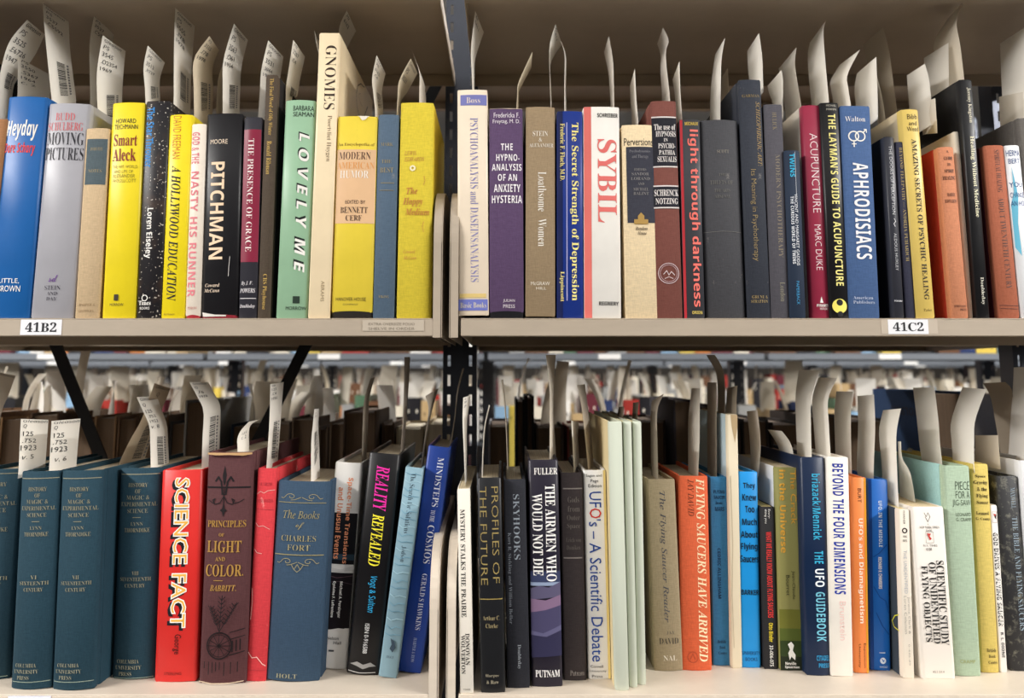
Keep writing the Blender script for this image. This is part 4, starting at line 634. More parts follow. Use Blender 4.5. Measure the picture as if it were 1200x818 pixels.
def build_book(k):
    Zs = ZU if k['row'] == 'u' else ZL
    yb = k['yb']
    if k['row'] == 'u': Y = k.get('Y', .004)
    else:
        p = unproj(.5 * (k['bl'] + k['br']), yb, 0); dirv = p - CAM; t = (Zs - CAM.z) / dirv.z; Y = CAM.y + dirv.y * t
        Y = max(Y, .002)
    xbl, xbr = x_at(k['bl'], Y, Zs), x_at(k['br'], Y, Zs)
    Zt = unproj(k['tl'], k['yt'], Y).z
    xtl, xtr = x_at(k['tl'], Y, Zt), x_at(k['tr'], Y, Zt)
    raise_ = k.get('raise_', 0.0)
    w = .5 * ((xbr - xbl) + (xtr - xtl)) - .0006
    cb, ct = .5 * (xbl + xbr), .5 * (xtl + xtr)
    a = math.atan2(ct - cb, Zt - Zs); H = math.hypot(ct - cb, Zt - Zs)
    kind = k['kind']; bulge = min(k.get('bulge', 2.0) * .001, w * .16)
    d = k.get('depth', .152)
    nm = {'J': 'hardcover_book', 'C': 'hardcover_book', 'P': 'paperback_book', 'F': 'file_folder'}[kind]
    e = empty(nm, (cb, Y, Zs + abs(math.sin(a)) * w / 2)); e.rotation_euler = (0, a, 0)
    tag(e, k['label'], 'folder' if kind == 'F' else 'book')
    surf = k.get('surf', {'J': 'jacket', 'C': 'cloth', 'P': 'paper', 'F': 'paper'}[kind])
    m = mat(k['col'], surf); side = 'cloth' if kind == 'C' else ('jacket' if kind == 'J' else 'paper')
    ml = mat(k['lc'], side) if 'lc' in k else m; mr = mat(k['rc'], side) if 'rc' in k else m
    dec = decorate(k, w, H - raise_, bulge, d)
    z0 = raise_ if raise_ else (.0022 if 'board' in k else 0.0)
    def lifted(bb):
        n0 = len(bb.v); dec(bb)
        if raise_: bb.v[n0:] = [(p[0], p[1], p[2] + raise_) for p in bb.v[n0:]]
    if kind == 'F':
        make_wrap('folder_leaf', w, H, d, bulge if bulge else .001, m, ml, mr, False, 0, e, lifted, t=.0012)
        page_block(w, H, d, bulge, .0035, .012, e, 'd8cfb8')
    elif kind == 'P':
        make_wrap('cover', w, H, d, bulge, m, ml, mr, False, z0, e, lifted, t=.0006)
        page_block(w, H, d, bulge, .0006, .0005, e, k.get('pages', 'd5c4a0'))
    elif kind == 'J':
        make_wrap('dust_jacket', w, H, d, bulge, m, ml, mr, False, z0, e, lifted)
        if 'board' in k: make_wrap('cover', w - .0012, H - .002, d - .001, bulge + .0006, mat(k['board'], 'cloth'), mat(k['board'], 'cloth'), mat(k['board'], 'cloth'), False, 0, e, None, t=.0014)
        page_block(w, H, d, bulge, .0026, .0038, e)
    else:
        make_wrap('cover', w, H, d, bulge, m, ml, mr, True, z0, e, lifted, t=.0026)
        page_block(w, H, d, bulge, .0028, .0038, e)
    k.update(Y=Y, w=w, H=H, a=a, e=e, d=d, Zs=Zs, top=Zt)
    NAMED[k['short']] = k
    return e
for k in BOOKS: build_book(k)
# ------------------------------------------------------------------ call slips standing in the books
REG = {'A': (0, 0), 'B': (260, 0), 'C': (510, 0), 'D': (720, 0), 'E': (920, 0), 'a': (0, 400), 'b': (260, 400), 'c': (510, 400), 'd': (720, 400), 'e': (920, 400)}
def catmull(P, t):
    n = len(P) - 1; s = t * n; i = min(int(s), n - 1); f = s - i
    p0, p1, p2, p3 = P[max(i - 1, 0)], P[i], P[i + 1], P[min(i + 2, n)]
    return .5 * ((2 * p1) + (p2 - p0) * f + (2 * p0 - 5 * p1 + 4 * p2 - p3) * f * f + (3 * p1 - p0 - 3 * p2 + p3) * f ** 3)
def slip_mesh(Fp, Bp, ink=None, col='e4ddd0', NR=14, NC=3, frac=1.0):
    """Fp / Bp: front and back edge points from top to foot (local). Returns a builder."""
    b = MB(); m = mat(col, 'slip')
    G = []
    for r in range(NR + 1):
        t = r / NR; f, k = catmull(Fp, t), catmull(Bp, t)
        G.append([f.lerp(k, c / NC) for c in range(NC + 1)])
    def nrm(r, c):
        a = G[min(r + 1, NR)][c] - G[max(r - 1, 0)][c]; e = G[r][min(c + 1, NC)] - G[r][max(c - 1, 0)]
        v = e.cross(a); return v.normalized() if v.length > 1e-9 else Vector((1, 0, 0))
    Nn = [[nrm(r, c) for c in range(NC + 1)] for r in range(NR + 1)]
    th = .00016; q = NC + 1
    v = [G[r][c] for r in range(NR + 1) for c in range(q)]; f = []
    for r in range(NR):
        for c in range(NC):
            i = r * q + c; f.append((i, i + 1, i + q + 1, i + q))
    b.raw(v, f, m, True)
    if ink:
        sgn = 1.0
        n0 = Nn[NR // 2][1]
        if n0.x < 0: sgn = -1.0
        def P(s, t):
            t *= frac
            f_, k_ = catmull(Fp, t), catmull(Bp, t); p = f_.lerp(k_, s)
            r = min(int(t * NR), NR); return p + Nn[r][min(int(s * NC + .5), NC)] * (sgn * .0007)
        for (s0, s1, t0, t1, txt) in ink:
            if txt == '|':          # a barcode whose bars lie across the slip
                t = t0; rnd = random.Random(int(s0 * 1e4) + int(t0 * 1e4)); mm = mat('2b2a2c', 'ink')
                while t < t1:
                    wd = rnd.choice((.004, .007, .011)); b.raw([P(s0, t), P(s1, t), P(s1, t + wd), P(s0, t + wd)], [[0, 1, 2, 3]], mm); t += wd + rnd.choice((.005, .008))
                for i in range(11):
                    tt = t0 + (t1 - t0) * i / 11; b.raw([P(s1 + .07, tt), P(s1 + .15, tt), P(s1 + .15, tt + (t1 - t0) * .055), P(s1 + .07, tt + (t1 - t0) * .055)], [[0, 1, 2, 3]], mat('77747a', 'ink'))
            else:
                vs, fs = TXT[(txt, 'ni')]
                b.raw([P(s0 + (s1 - s0) * x, t1 + (t0 - t1) * y) for x, y in vs], fs, mat('2a292c', 'ink'))
    return b
def typed(*lines, bar=(.58, .92), t0=.03, dt=.062):
    out = []
    for i, s in enumerate(lines):
        wd = min(.8, .095 * len(s) + .05); out.append((.08, .08 + wd, t0 + i * dt, t0 + i * dt + dt * .58, s))
    if bar: out.append((.34, .66, bar[0], bar[1], '|'))
    return out
SL_W = .055
SLIPS = []
def slip(reg, short, rows, label, ink=None, col='f0ebe1', dy=.024, wd=SL_W, Y=None, into=True):  # slips labelled shaded take a darker col that holds the shade
    ox, oy = REG[reg]; k = NAMED.get(short)
    Y0 = Y if Y is not None else k['Y'] + dy
    Fp, Bp = [], []
    for (xf, yf, xb, yb) in rows:
        Fp.append(unproj(ox + xf / 4.0893, oy + yf / 4.0893, Y0)); Bp.append(unproj(ox + xb / 4.0893, oy + yb / 4.0893, Y0 + wd))
    if into and k is not None:
        foot = k['Zs'] + k['H'] * math.cos(k['a']) - .0039 - .004
        for P in (Fp, Bp):
            if P[-1].z > foot + .002: P.append(Vector((P[-1].x, P[-1].y, foot)))
            else: P[-1].z = foot
    base = (Fp[-1] + Bp[-1]) / 2
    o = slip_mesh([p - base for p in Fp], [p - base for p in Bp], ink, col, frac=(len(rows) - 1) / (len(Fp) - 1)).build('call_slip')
    o.location = base
    tag(o, label, 'paper slip', 'call slips standing in the front books')
    SLIPS.append(o); return o
wc = 'white typed slip '
slip('A', 'tan cloth sliver', [(130, 95, 215, 165), (45, 200, 165, 270), (5, 330, 85, 378), (-8, 420, 60, 450)], 'white typed slip curling sideways above the tall black corner book, furthest left', typed('Gleason', 'PS', '3525', '.E6726', '1947', bar=(.66, .97), dt=.11))
slip('A', 'wide royal blue spine', [(86, 275, 235, 355), (85, 360, 240, 420), (84, 450, 240, 470)], 'short typed slip behind the wide royal blue spine, lower of its two slips', typed('PS', '3550', '.S367', '1964', 'c. 2', bar=None, dt=.15), dy=.05)
slip('A', 'wide royal blue spine', [(205, 18, 330, 105), (213, 130, 335, 225), (232, 330, 350, 360), (248, 485, 365, 490)], 'tall typed slip with barcode rising between royal blue and silver-grey spines', typed('Gleason', 'PS', '3537', '.C5592', bar=(.58, .92), dt=.07))
slip('A', 'silver-grey spine', [(450, 78, 545, 160), (430, 200, 535, 270), (430, 350, 530, 400), (432, 490, 520, 500)], 'typed slip standing in the silver-grey book, half hidden by another slip', typed('PS', '3537', '.C5592', bar=(.5, .9), dt=.07), dy=.07)
slip('A', 'beige book with slate label', [(492, 170, 602, 245), (465, 335, 590, 372), (466, 480, 585, 480), (472, 600, 580, 595)], 'typed slip with barcode standing in the narrow beige book', typed('Gleason', 'PS', '3545', '.O2354', '1969', bar=(.6, .9), dt=.065))
slip('A', 'speckled black spine', [(708, 218, 790, 300), (688, 320, 768, 372), (694, 420, 766, 430), (697, 490, 768, 480)], 'short typed slip standing in the speckled black book', typed('Gleason', 'PS', '3513', '.R737', bar=(.62, .95), dt=.1))
slip('A', 'yellow spine with black italic capitals', [(840, 38, 934, 125), (835, 180, 921, 290), (833, 340, 915, 420), (832, 485, 912, 540)], 'tall straight typed slip rising above the spine with black italic capitals', typed('Gleason', 'PS', '3555', '.I78', '1978', bar=(.6, .92), dt=.07))
slip('A', 'cream spine with pink letters', [(1003, 173, 1050, 240), (930, 282, 1020, 325), (928, 420, 1022, 440), (930, 555, 1018, 545)], 'bent tan typed slip standing in the cream book with pink letters', typed('PS', '3555', '.I78', '1978', bar=(.58, .95), dt=.08), col='d9cbb2')
slip('A', 'black spine with peach capitals', [(1075, 290, 1110, 330), (1045, 380, 1085, 420), (1036, 540, 1070, 540)], 'narrow blank slip tucked behind the typed slip of the peach-lettered black book', col='d6cab4', dy=.06)
slip('B', 'black spine with peach capitals', [(58, 113, 125, 192), (8, 285, 95, 318), (4, 420, 88, 430), (4, 540, 84, 540)], 'typed barcoded slip standing in the black book with peach capitals', typed('Gleason', 'PS', '3563', '.O61', '1956', bar=(.62, .95), dt=.08))
slip('B', 'maroon spine with white serif title', [(222, 193, 295, 272), (190, 330, 280, 375), (182, 440, 268, 450), (174, 555, 255, 555)], 'typed slip half hidden behind the tall dark brown book', typed('Gleason', 'PS', '3531', '.W44', '1956', bar=None, dt=.085))
slip('B', 'mint green spine', [(342, 190, 398, 272), (322, 320, 377, 372), (308, 410, 362, 460), (306, 470, 352, 475)], 'typed slip with barcode standing in the mint green book', typed('PN', '2287', '.C4', bar=(.6, .95), dt=.085))
slip('B', 'tall cream spine', [(443, 145, 463, 195), (452, 205, 467, 240), (462, 280, 475, 290)], 'thin slip edge peeping out left of the tallest cream book', dy=.03)
slip('B', 'tall cream spine', [(605, 38, 656, 126), (565, 122, 610, 210), (560, 200, 590, 260)], 'typed slip fluttering from the top of the tallest cream book', typed('Gleason', 'PN', '6162', bar=None, dt=.12), dy=.06)
slip('B', 'yellow book with peach panel', [(742, 265, 784, 352), (720, 372, 768, 432), (727, 460, 770, 480), (735, 540, 773, 545)], 'typed slip rising between the peach-panelled and slate blue books', typed('Gleason', 'PN', '6162', '.C4', bar=(.55, .9), dt=.07))
slip('B', 'slate blue cloth spine', [(905, 280, 938, 350), (850, 385, 890, 440), (842, 470, 862, 480), (838, 540, 852, 540)], 'tan twisted typed slip standing in the slate blue cloth book', typed('Gleason', 'PS', '3531', bar=None, dt=.1), col='d8ccb4')
slip('B', 'pale yellow cloth spine', [(905, 230, 908, 238), (945, 342, 968, 392), (946, 420, 975, 440), (946, 485, 978, 487)], 'thin curling slip standing in the mustard yellow end book', None, col='d9d2c6')
slip('C', 'cream spine with violet bands', [(192, 52, 233, 155), (172, 225, 195, 272), (174, 330, 188, 340), (178, 420, 188, 420)], 'slip twisting above the cream book with violet bands', typed('BF', '1411', bar=None, dt=.06))
slip('C', 'purple cloth spine', [(466, 247, 461, 325), (400, 392, 406, 428), (394, 450, 402, 460), (390, 505, 400, 505)], 'narrow slip bending right above the dusky purple book', None, col='d6c9b0')
slip('C', 'taupe cloth spine', [(577, 115, 607, 215), (548, 222, 553, 305), (550, 400, 556, 410), (553, 503, 559, 503)], 'twisted slip flag above the taupe cloth book', typed('BF', '1411', bar=None, dt=.06))
slip('C', 'navy spine with yellow serif title', [(600, 195, 606, 202), (620, 262, 628, 270), (619, 400, 627, 400), (619, 520, 629, 520)], 'very thin slip, edge on, above the shiny navy book')
bs = 'blank cream slip '
slip('C', 'white spine with coral capitals', [(832, 172, 808, 250), (852, 290, 828, 340), (856, 400, 834, 410), (858, 505, 840, 505)], bs + 'twisting above the white book with coral capitals', col='d8d0c4')
slip('D', 'cream spine with grey panel', [(98, 328, 74, 412), (103, 435, 77, 480), (108, 510, 80, 525), (114, 578, 83, 578)], 'short ' + bs + 'standing in the cream book with charcoal panel')
slip('D', 'rust brown spine with black labels', [(233, 132, 205, 210), (260, 195, 222, 270), (246, 265, 220, 330), (266, 468, 228, 470)], bs + 'with kinked top above the rust brown book', col='ddd6cc')
slip('D', 'charcoal spine with coral lowercase title', [(312, 292, 278, 382), (314, 385, 286, 430), (318, 470, 292, 490), (325, 570, 298, 570)], 'narrow ' + bs + 'in the charcoal jacket with coral lowercase letters')
slip('D', 'wide charcoal cloth spine', [(531, 180, 482, 262), (514, 280, 465, 390), (510, 400, 460, 470), (508, 560, 458, 560)], 'tall ' + bs + 'at the left of the wide charcoal volume', dy=.02)
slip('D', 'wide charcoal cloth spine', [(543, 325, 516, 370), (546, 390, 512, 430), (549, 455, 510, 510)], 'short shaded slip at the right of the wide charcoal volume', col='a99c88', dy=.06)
slip('D', 'tall navy-black cloth spine', [(693, 158, 636, 245), (708, 272, 640, 330), (712, 380, 646, 390), (716, 490, 650, 480)], bs + 'folded at the top above the tall navy-black book', dy=.016)
slip('D', 'grey cloth spine with faint gold', [(800, 336, 733, 412), (808, 380, 740, 445), (808, 440, 750, 470), (808, 495, 756, 495)], 'lower ' + bs + 'in the grey cloth book with faint gold')
slip('D', 'short navy spine with cyan', [(873, 226, 786, 330), (865, 300, 800, 380), (878, 400, 806, 450), (896, 510, 818, 530), (900, 600, 824, 610)], bs + 'rising behind the short glossy navy book', dy=.05)
slip('E', 'maroon spine with thin white capitals', [(196, 98, 118, 205), (184, 160, 108, 270), (196, 330, 116, 400), (210, 488, 126, 498)], 'tall pointed ' + bs + 'in the raspberry maroon book')
slip('E', 'black spine with yellow capitals', [(359, 238, 262, 310), (300, 355, 218, 385), (302, 420, 220, 430), (315, 500, 230, 492)], bs + 'curling right over the black book with yellow capitals', col='efe9de')
slip('E', 'denim blue spine', [(470, 130, 374, 216), (496, 232, 388, 280), (514, 360, 410, 400), (536, 530, 440, 560)], 'taller shaded back slip behind the denim blue book', col='cbc0ad', dy=.075)
slip('E', 'denim blue spine', [(437, 272, 344, 352), (440, 370, 332, 428), (444, 480, 338, 500), (450, 660, 348, 600)], 'front ' + bs + 'standing in the denim blue book', dy=.02)
slip('E', 'thin navy spine with gold', [(440, 365, 430, 380), (462, 450, 446, 470), (480, 560, 452, 580), (494, 640, 456, 650)], 'narrow ' + bs + 'between denim blue and straw yellow books', col='d9d0bf', dy=.05)
slip('E', 'straw yellow spine', [(670, 305, 583, 362), (690, 380, 588, 420), (700, 470, 592, 480), (712, 540, 596, 530)], bs + 'left of two in the straw yellow book', dy=.02)
slip('E', 'salmon cloth spine', [(783, 205, 665, 278), (784, 330, 668, 380), (785, 480, 680, 520), (785, 650, 700, 660)], 'wide ' + bs + 'rising behind the salmon book', dy=.035)
slip('E', 'straw yellow spine', [(720, 470, 640, 498), (724, 540, 644, 560), (730, 640, 660, 640), (736, 700, 664, 720)], 'short ' + bs + 'right of two in the straw yellow book', dy=.008, col='e9e2d6')
slip('E', 'tall black spine with white serif title', [(862, 0, 780, 90), (822, 100, 718, 190), (840, 220, 716, 260), (858, 375, 760, 400)], 'tallest ' + bs + 'curving up from the leaning tall black book', dy=.02, col='d6cbb8')
slip('E', 'white spine with blue figure', [(1165, 120, 1030, 208), (1170, 300, 1034, 330), (1172, 450, 1040, 460), (1174, 590, 1046, 590)], 'broad ' + bs + 'rising over the russet and grey end books', dy=.03, wd=.06)
slip('E', 'russet cloth spine', [(1140, 440, 1024, 464), (1142, 540, 1028, 540), (1146, 620, 1032, 620)], 'lower ' + bs + 'layered before the broad slip over the russet book', dy=.02, col='dcd4c6')
# lower row
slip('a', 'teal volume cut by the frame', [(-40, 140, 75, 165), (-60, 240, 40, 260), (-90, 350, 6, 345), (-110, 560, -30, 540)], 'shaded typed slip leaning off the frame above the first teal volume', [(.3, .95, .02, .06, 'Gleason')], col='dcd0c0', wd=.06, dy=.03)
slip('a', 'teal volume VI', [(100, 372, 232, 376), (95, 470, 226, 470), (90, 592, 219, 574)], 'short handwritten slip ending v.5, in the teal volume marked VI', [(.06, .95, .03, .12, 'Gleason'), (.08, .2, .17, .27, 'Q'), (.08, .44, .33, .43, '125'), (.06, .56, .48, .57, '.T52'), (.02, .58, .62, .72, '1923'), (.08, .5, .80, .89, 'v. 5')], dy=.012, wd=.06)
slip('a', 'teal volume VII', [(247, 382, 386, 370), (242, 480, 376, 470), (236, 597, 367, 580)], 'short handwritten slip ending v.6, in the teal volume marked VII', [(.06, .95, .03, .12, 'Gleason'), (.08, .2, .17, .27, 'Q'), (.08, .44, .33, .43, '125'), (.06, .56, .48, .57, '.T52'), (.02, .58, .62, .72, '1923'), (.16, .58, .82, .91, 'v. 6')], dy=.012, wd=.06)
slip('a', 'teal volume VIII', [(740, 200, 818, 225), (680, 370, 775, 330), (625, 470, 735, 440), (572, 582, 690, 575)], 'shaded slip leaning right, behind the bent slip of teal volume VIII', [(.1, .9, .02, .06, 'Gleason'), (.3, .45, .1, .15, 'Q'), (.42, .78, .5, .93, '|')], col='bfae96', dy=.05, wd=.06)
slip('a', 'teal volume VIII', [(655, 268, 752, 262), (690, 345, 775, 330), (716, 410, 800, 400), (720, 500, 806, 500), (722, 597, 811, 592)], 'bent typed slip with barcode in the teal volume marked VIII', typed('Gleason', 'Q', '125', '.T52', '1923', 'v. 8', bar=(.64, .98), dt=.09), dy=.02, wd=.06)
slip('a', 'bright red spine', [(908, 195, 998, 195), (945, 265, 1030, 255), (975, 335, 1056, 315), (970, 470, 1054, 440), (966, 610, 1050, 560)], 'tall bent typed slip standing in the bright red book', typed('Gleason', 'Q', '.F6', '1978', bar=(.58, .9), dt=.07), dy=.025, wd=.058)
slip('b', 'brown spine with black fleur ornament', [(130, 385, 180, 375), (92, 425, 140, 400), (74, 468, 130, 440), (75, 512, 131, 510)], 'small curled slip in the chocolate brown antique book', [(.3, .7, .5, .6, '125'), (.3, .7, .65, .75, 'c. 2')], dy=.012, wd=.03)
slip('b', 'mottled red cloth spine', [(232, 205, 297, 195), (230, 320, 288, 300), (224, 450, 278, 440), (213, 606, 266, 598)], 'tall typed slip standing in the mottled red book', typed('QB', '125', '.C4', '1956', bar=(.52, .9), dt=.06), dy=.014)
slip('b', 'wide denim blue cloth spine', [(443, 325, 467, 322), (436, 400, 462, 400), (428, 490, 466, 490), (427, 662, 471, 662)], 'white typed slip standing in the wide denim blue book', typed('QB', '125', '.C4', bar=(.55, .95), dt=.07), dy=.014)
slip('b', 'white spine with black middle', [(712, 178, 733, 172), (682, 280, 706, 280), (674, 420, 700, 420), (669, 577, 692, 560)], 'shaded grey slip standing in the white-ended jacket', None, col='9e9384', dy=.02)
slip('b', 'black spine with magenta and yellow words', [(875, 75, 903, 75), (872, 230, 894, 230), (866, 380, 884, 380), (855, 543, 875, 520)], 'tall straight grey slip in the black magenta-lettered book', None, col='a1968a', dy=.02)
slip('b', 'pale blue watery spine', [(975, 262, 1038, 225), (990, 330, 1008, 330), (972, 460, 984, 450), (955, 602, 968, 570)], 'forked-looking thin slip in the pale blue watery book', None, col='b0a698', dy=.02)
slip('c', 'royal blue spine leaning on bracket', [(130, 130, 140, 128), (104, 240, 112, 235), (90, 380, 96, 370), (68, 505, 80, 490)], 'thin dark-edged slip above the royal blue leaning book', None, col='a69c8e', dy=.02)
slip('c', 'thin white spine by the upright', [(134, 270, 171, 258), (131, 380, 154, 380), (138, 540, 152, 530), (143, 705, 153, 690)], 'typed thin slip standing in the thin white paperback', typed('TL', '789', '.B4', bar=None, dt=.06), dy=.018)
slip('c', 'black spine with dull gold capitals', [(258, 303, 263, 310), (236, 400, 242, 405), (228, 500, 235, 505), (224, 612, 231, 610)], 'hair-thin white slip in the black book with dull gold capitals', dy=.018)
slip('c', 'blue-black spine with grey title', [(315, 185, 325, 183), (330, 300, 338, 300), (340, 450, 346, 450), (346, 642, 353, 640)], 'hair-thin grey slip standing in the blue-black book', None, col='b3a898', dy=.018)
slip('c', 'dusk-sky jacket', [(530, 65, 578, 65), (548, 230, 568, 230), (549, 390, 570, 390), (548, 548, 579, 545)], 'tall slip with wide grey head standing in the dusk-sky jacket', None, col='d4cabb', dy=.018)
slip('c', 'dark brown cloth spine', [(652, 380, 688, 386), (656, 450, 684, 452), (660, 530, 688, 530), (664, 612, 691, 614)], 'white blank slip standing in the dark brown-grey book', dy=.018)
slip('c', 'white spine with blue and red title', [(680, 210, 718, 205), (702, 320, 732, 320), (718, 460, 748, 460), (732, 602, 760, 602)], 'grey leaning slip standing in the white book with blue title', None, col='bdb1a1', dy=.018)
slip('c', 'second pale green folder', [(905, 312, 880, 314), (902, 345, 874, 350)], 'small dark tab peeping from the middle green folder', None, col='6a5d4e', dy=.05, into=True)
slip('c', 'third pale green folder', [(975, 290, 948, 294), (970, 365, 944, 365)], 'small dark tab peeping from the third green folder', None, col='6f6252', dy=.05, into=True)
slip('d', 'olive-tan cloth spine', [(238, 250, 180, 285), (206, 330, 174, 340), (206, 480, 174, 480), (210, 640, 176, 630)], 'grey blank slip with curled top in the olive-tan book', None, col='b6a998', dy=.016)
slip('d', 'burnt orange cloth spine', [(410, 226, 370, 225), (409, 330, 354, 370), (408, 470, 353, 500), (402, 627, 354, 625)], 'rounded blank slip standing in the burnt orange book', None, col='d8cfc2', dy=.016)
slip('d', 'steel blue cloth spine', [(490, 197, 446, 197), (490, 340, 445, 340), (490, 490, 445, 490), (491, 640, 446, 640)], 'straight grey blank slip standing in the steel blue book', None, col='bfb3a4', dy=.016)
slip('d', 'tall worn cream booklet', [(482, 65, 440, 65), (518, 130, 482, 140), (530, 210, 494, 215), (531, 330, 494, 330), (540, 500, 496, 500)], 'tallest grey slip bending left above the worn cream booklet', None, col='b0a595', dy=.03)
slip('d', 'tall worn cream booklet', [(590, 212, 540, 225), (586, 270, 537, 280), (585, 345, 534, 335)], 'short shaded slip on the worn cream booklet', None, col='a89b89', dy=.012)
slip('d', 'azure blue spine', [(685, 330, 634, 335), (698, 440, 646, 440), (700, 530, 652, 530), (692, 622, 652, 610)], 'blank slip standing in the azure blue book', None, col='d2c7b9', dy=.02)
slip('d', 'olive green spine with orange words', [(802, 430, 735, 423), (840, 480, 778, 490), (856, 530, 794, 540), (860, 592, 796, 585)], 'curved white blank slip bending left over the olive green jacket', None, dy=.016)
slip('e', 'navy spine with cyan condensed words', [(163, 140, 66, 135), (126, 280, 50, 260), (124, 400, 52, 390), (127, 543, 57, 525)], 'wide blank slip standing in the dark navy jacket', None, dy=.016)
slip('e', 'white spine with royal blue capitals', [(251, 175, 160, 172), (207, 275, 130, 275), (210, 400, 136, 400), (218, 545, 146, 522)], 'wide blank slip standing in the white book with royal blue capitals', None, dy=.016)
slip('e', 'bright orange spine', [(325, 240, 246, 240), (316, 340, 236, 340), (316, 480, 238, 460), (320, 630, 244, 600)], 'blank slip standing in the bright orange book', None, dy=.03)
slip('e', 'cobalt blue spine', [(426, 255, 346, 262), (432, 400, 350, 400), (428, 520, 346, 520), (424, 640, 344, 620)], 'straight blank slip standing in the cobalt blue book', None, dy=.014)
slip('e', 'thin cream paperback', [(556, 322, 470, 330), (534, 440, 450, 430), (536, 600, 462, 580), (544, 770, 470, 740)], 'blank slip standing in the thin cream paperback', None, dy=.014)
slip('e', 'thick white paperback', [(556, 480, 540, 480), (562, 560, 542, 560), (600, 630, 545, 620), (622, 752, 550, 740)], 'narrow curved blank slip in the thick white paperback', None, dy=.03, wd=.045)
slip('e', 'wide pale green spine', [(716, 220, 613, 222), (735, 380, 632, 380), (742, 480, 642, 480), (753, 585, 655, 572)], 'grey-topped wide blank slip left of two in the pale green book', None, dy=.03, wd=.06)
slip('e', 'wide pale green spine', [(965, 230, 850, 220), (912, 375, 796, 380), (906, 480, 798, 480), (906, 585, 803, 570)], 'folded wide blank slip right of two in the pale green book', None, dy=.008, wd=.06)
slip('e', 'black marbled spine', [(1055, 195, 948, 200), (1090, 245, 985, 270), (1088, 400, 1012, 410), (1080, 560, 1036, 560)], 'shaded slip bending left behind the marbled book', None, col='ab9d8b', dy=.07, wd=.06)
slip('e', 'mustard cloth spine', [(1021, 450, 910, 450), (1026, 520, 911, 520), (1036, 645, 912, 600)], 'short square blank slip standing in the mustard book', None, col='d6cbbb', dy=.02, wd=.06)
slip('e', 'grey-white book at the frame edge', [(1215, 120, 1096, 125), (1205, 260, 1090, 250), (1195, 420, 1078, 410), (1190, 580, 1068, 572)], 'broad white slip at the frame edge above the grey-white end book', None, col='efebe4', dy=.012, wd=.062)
# ------------------------------------------------------------------ the row standing back to back behind the lower row
REAR = [  # px of its cover nearest the camera: left, right, top; colour; words
 (-60, 2, 483, '6f5138', 'brown'), (3, 36, 489, '8a6a48', 'tan'), (38, 72, 484, '57412f', 'dark brown'), (74, 112, 492, '6a4d38', 'brown'), (113, 139, 487, '8a6c4e', 'tan'), (140, 162, 489, '6b513c', 'brown'), (163, 200, 486, '5e4835', 'brown'),
 (201, 224, 494, '3d3a3a', 'charcoal'), (231, 262, 468, '9a9a98', 'tall grey'), (272, 310, 497, '33435a', 'slate'), (312, 342, 494, '4c3f36', 'dark brown'), (343, 373, 489, '6b5848', 'dull brown'), (374, 386, 500, '5a4a3c', 'slim brown'), (387, 407, 494, '6d5a48', 'brown'), (408, 446, 480, '4d3d31', 'tall dark brown'), (448, 463, 495, '5d4a3b', 'brown'), (465, 496, 500, 'b5a88f', 'pale'), (500, 526, 494, 'bca98a', 'pale tan'),
 (572, 597, 497, '8e8c92', 'grey'), (604, 615, 468, '1b1b1d', 'black'), (615.5, 626, 464, '202022', 'black'), (628, 660, 498, '51443a', 'dark brown'), (664, 700, 500, '7a3a33', 'dull red'), (702, 740, 494, '4a4038', 'dark brown'), (742, 779, 492, '43352e', 'dark brown'), (783, 809, 468, '47434a', 'tall slate-grey'), (812, 832, 474, '544c48', 'tall grey-brown'), (836, 866, 492, '4a3f38', 'dark brown'), (868, 899, 491, '2c2623', 'near-black'), (902, 938, 495, '2f2723', 'near-black'), (941, 978, 486, '3b302a', 'dark brown'), (981, 1040, 491, '3f352f', 'dark brown'), (1077, 1112, 458, '2f4a72', 'tall blue'), (1174, 1212, 463, '6f675f', 'tall grey-brown'), (1216, 1262, 470, '4a4038', 'dark brown')]
front = sorted([k for k in BOOKS if k['row'] == 'l'], key=lambda k: k['bl'])
YR = .41
used = {}
for i, (pl, pr, yt, col, word) in enumerate(REAR):
    Zt = unproj(pl, yt, YR).z; x0, x1 = x_at(pl, YR, Zt), x_at(pr, YR, Zt); H = Zt - ZL
    wide = 'tall' in word
    d = .16 if not wide else .19
    if word == 'tall grey': d = .20
    e = empty('hardcover_book', ((x0 + x1) / 2, YR + .155, ZL)); e.rotation_euler = (0, 0, math.pi)
    near = min(front, key=lambda k: abs((k['tl'] + k['tr']) / 2 - ((pl + pr) / 2 - 590) * 1.2 - 590))
    lab = '%s book standing back to back behind the %s' % (word, near['short'])
    n = used.get(lab, 0); used[lab] = n + 1
    if n: lab = 'another ' + lab
    tag(e, lab, 'book', 'shaded rear-row books behind the lower row')
    w = x1 - x0 - .001; m = mat(col, 'cloth')
    make_wrap('cover', w, H, d, min(.002, w * .1), m, m, m, True, 0, e, None, .0026)
    page_block(w, H, d, min(.002, w * .1), .0028, .004, e, '6a5541' if word not in ('pale', 'pale tan') else 'd9cdb4')  # cream pages darkened to brown, shade of the rear row in their colour
    if word == 'tall blue':
        b = MB(); vs, fs = TXT[('Panorama', 'n')]; xs = w / 2 + .0003
        b.raw([(xs, d * (.92 - .6 * (1 - 0) * tx), H * (.86 + .07 * ty)) for tx, ty in vs], fs, mat('16263f', 'ink'))
        n_ = 24; cy, cz, r = d * .62, H * .62, .017
        b.build('cover_title', e); b = MB()
        b.raw([(xs, cy + r * math.cos(2 * math.pi * j / n_), cz + r * math.sin(2 * math.pi * j / n_)) for j in range(n_)], [list(range(n_))], mat('a9a48c', 'ink'))
        b.build('cover_print', e); b = MB()
        b.raw([(xs + .0003, cy + .006 * math.cos(2 * math.pi * j / n_), cz + .009 * math.sin(2 * math.pi * j / n_)) for j in range(n_)], [list(range(n_))], mat('24364f', 'ink'))
        b.build('cover_emblem', e)
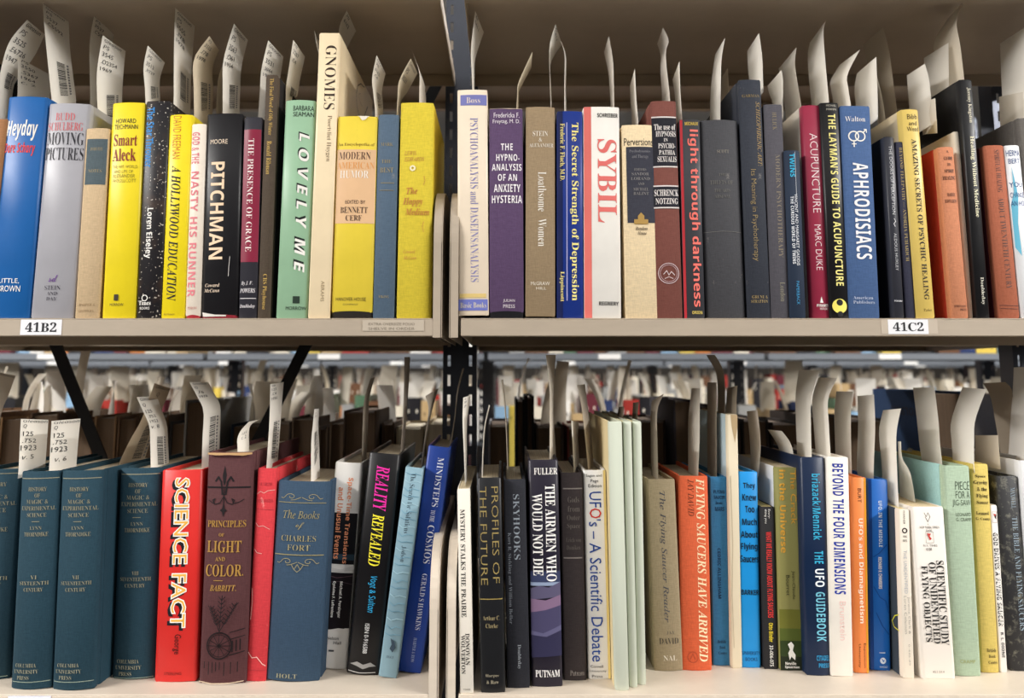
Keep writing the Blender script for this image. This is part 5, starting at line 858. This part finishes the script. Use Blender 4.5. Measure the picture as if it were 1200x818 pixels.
SLV = []
def far_slip_variants():
    rnd = random.Random(3)
    for i in range(7):
        Hs = rnd.uniform(.07, .12); tw = rnd.uniform(-.009, .009); cv = rnd.uniform(-.03, .035); Fp, Bp = [], []
        for t in (1, .66, .33, 0):
            q = t * t; Fp.append(Vector((cv * q - tw * q, 0, Hs * t))); Bp.append(Vector((cv * q + tw * q, .052, Hs * t)))
        o = slip_mesh(Fp, Bp, None, ('f4f0e8', 'e2d9c8', 'efe8da')[i % 3], 6, 2).build('call_slip'); SLV.append(o.data); bpy.data.objects.remove(o)
REAR_BOOKS = [(o, o['label']) for o in COL.objects if o.get('group') == 'shaded rear-row books behind the lower row']
far_slip_variants()
rnd = random.Random(17)
for (pl, pr, yt, col, word), (o, lab) in zip(REAR, REAR_BOOKS):
    if ('tall' in word and rnd.random() < .6) or (pl > 380 and rnd.random() < .72): continue
    cx = o.location.x; wB = abs(x_at(pr, YR, ZL + .2) - x_at(pl, YR, ZL + .2)); Ht = unproj(pl, yt, YR).z
    left = cx < -.12
    for j, fx in enumerate((-.25, .25) if wB > .027 else (0,)):
        s = bpy.data.objects.new('call_slip', SLV[rnd.randrange(len(SLV))]); COL.objects.link(s)
        s.location = (cx + fx * wB, YR + .070 + rnd.uniform(0, .02), Ht - .006); s.scale = (1, 1, rnd.uniform(.55, .9))
        s.rotation_euler = (0, rnd.uniform(-.1, .1), rnd.uniform(.35, 1.05) if left else rnd.uniform(-.75, .1))
        tag(s, '%s slip of the %s' % (('left', 'right')[j] if wB > .027 else 'pale', lab.replace('another ', 'further ').replace(' book standing back to back', ' book')), 'paper slip', 'pale slips in the rear row')
fu = sorted([k for k in BOOKS if k['row'] == 'u' and k['short'] != 'tall black book at the edge'], key=lambda k: k['bl'])
rnd = random.Random(5); x = -.79
while x < .69:
    w = rnd.uniform(.028, .050); H = rnd.uniform(.225, .285)
    if x < -.02 and x + w > -.095: x = -.02; continue
    col, word = rnd.choice((('5d4a3b', 'brown'), ('2b2622', 'near-black'), ('4d3d31', 'dark brown'), ('6a6058', 'grey-brown')))
    e = empty('hardcover_book', (x + w / 2, .558, ZU)); e.rotation_euler = (0, 0, math.pi)
    near = min(fu, key=lambda k: abs(k['e'].location.x * 1.35 - (x + w / 2)))
    lab = '%s book hidden back to back behind the %s' % (word, near['short'])
    n = used.get(lab, 0); used[lab] = n + 1
    if n: lab = 'another ' + lab
    tag(e, lab, 'book', 'shaded rear-row books behind the upper row'); m = mat(col, 'cloth')
    make_wrap('cover', w - .001, H, .16, .002, m, m, m, True, 0, e, None, .0026)
    page_block(w - .001, H, .16, .002, .0028, .004, e, '6a5541')  # page colour darkened here too, for the shade behind the upper row
    x += w
# ------------------------------------------------------------------ out-of-focus rows across the aisles
FAR = [('brown', '6a4a34'), ('black', '232226'), ('red', 'a5342c'), ('tan', 'c0a478'), ('cream', 'e9e0cc'), ('green', '54745a'), ('navy', '2f3d66'), ('light blue', '8fb2d0'), ('orange', 'c97a34'), ('grey', '9a9a98'), ('maroon', '6a2c36'), ('white', 'f0ede6'), ('yellow', 'e0c458')]
FAR_ME = {}
def far_book_mesh(ci, wv):
    key = (ci, wv)
    if key in FAR_ME: return FAR_ME[key]
    w_, h_, d_ = (.022, .030, .040)[wv], (.190, .205, .222)[wv], .15
    b = MB(); m = mat(FAR[ci][1], 'jacket' if ci % 2 else 'cloth'); pr = spine_profile(w_, .002, False, 6)
    b.prism(pr + [(w_ / 2, d_), (w_ / 2 - .0025, d_), (w_ / 2 - .0025, .012), (-w_ / 2 + .0025, .012), (-w_ / 2 + .0025, d_), (-w_ / 2, d_)], 'z', 0, h_, m)
    b.box(-w_ / 2 + .0025, w_ / 2 - .0025, .004, d_ - .003, .004, h_ - .004, mat('d9ccb0', 'pages'))
    lc = 'f2ead8' if ci in (0, 1, 2, 5, 6, 8, 10) else '3a332e'
    for (za, zb, ua, ub) in ((.82, .86, -.3, .3), (.30, .74, -.16, .16), (.06, .09, -.3, .3)):
        b.raw([(w_ * ua, -.0003 + .002 * .35, h_ * za), (w_ * ub, -.0003 + .002 * .35, h_ * za), (w_ * ub, -.0003 + .002 * .35, h_ * zb), (w_ * ua, -.0003 + .002 * .35, h_ * zb)], [[0, 1, 2, 3]], mat(lc, 'ink'))
    o = b.build('hardcover_book'); FAR_ME[key] = (o.data, w_, h_); bpy.data.objects.remove(o); return FAR_ME[key]
def far_row(k, z, x0, x1, seed, where, slips=True, wmul=1.0, nmax=999, hm=1.0, sm=1.0):
    rnd = random.Random(seed); x = x0; yf = PITCH_Y * k; n = 0
    while x < x1 and n < nmax:
        ci = rnd.choice((0, 0, 1, 1, 2, 3, 3, 4, 4, 5, 6, 7, 8, 9, 9, 10, 10, 11, 11, 12)); me, w_, h_ = far_book_mesh(ci, rnd.randrange(3))
        sx = rnd.uniform(.85, 1.25) * wmul; sz = rnd.uniform(.88, 1.10) * hm
        px = x + w_ * sx / 2
        gap = any(abs(px - (-.053 + .762 * j)) < .035 for j in range(-6, 7))
        if gap: x += .012; continue
        o = bpy.data.objects.new('hardcover_book', me); COL.objects.link(o)
        y = yf + rnd.uniform(.01, .05); o.location = (px, y, z); o.scale = (sx, 1, sz)
        nm = FAR[ci][0]
        tag(o, 'out-of-focus %s book %s' % (nm, where), 'book', '%s books %s' % (nm, where))
        if slips and rnd.random() < .92:
            vi = rnd.randrange(len(SLV)); s = bpy.data.objects.new('call_slip', SLV[vi]); COL.objects.link(s)
            s.location = (px + rnd.uniform(-.2, .2) * w_ * sx, y + rnd.uniform(.012, .04), z + h_ * sz - .006); s.scale = (1, 1, rnd.uniform(.7, 1.15) * sm); s.rotation_euler = (0, rnd.uniform(-.12, .12), rnd.uniform(-1.1, 1.1))
            tag(s, 'out-of-focus pale slip standing in a book %s' % where, 'paper slip', 'pale slips %s' % where)
        x += w_ * sx + rnd.uniform(.0005, .003); n += 1
far_row(1, ZL, -1.42, 1.48, 11, 'in the first row across the aisle')
far_row(1, ZU, -1.40, 1.46, 12, 'on the shelf above the first row across the aisle', slips=False, wmul=1.5)
far_row(2, ZL, -2.1, 2.2, 13, 'two aisles away', wmul=1.15, hm=1.12, sm=1.15)
rnd = random.Random(21)
bb = MB(); x = -2.9                          # the last rows: a mass nobody could count
while x < 3.0:
    wv = rnd.uniform(.02, .05); h_ = rnd.uniform(.22, .29); y = PITCH_Y * 3 + rnd.uniform(.01, .04)
    bb.box(x, x + wv, y, y + .15, ZL, ZL + h_, mat(rnd.choice(FAR[:5] + FAR[9:11])[1], 'cloth'))
    if rnd.random() < .8: bb.box(x + wv / 2, x + wv / 2 + .0012, y + .02, y + .07, ZL + h_ - .004, ZL + h_ + rnd.uniform(.04, .09), mat('efe8da', 'slip'))
    bb.box(x, x + wv * .94, y, y + .15, ZU, ZU + rnd.uniform(.18, .25), mat(rnd.choice(FAR[:5] + FAR[9:11])[1], 'cloth'))
    x += wv + .001
tag(bb.build('book_rows'), 'blurred mass of books and slips three aisles away', 'books', kind='stuff')
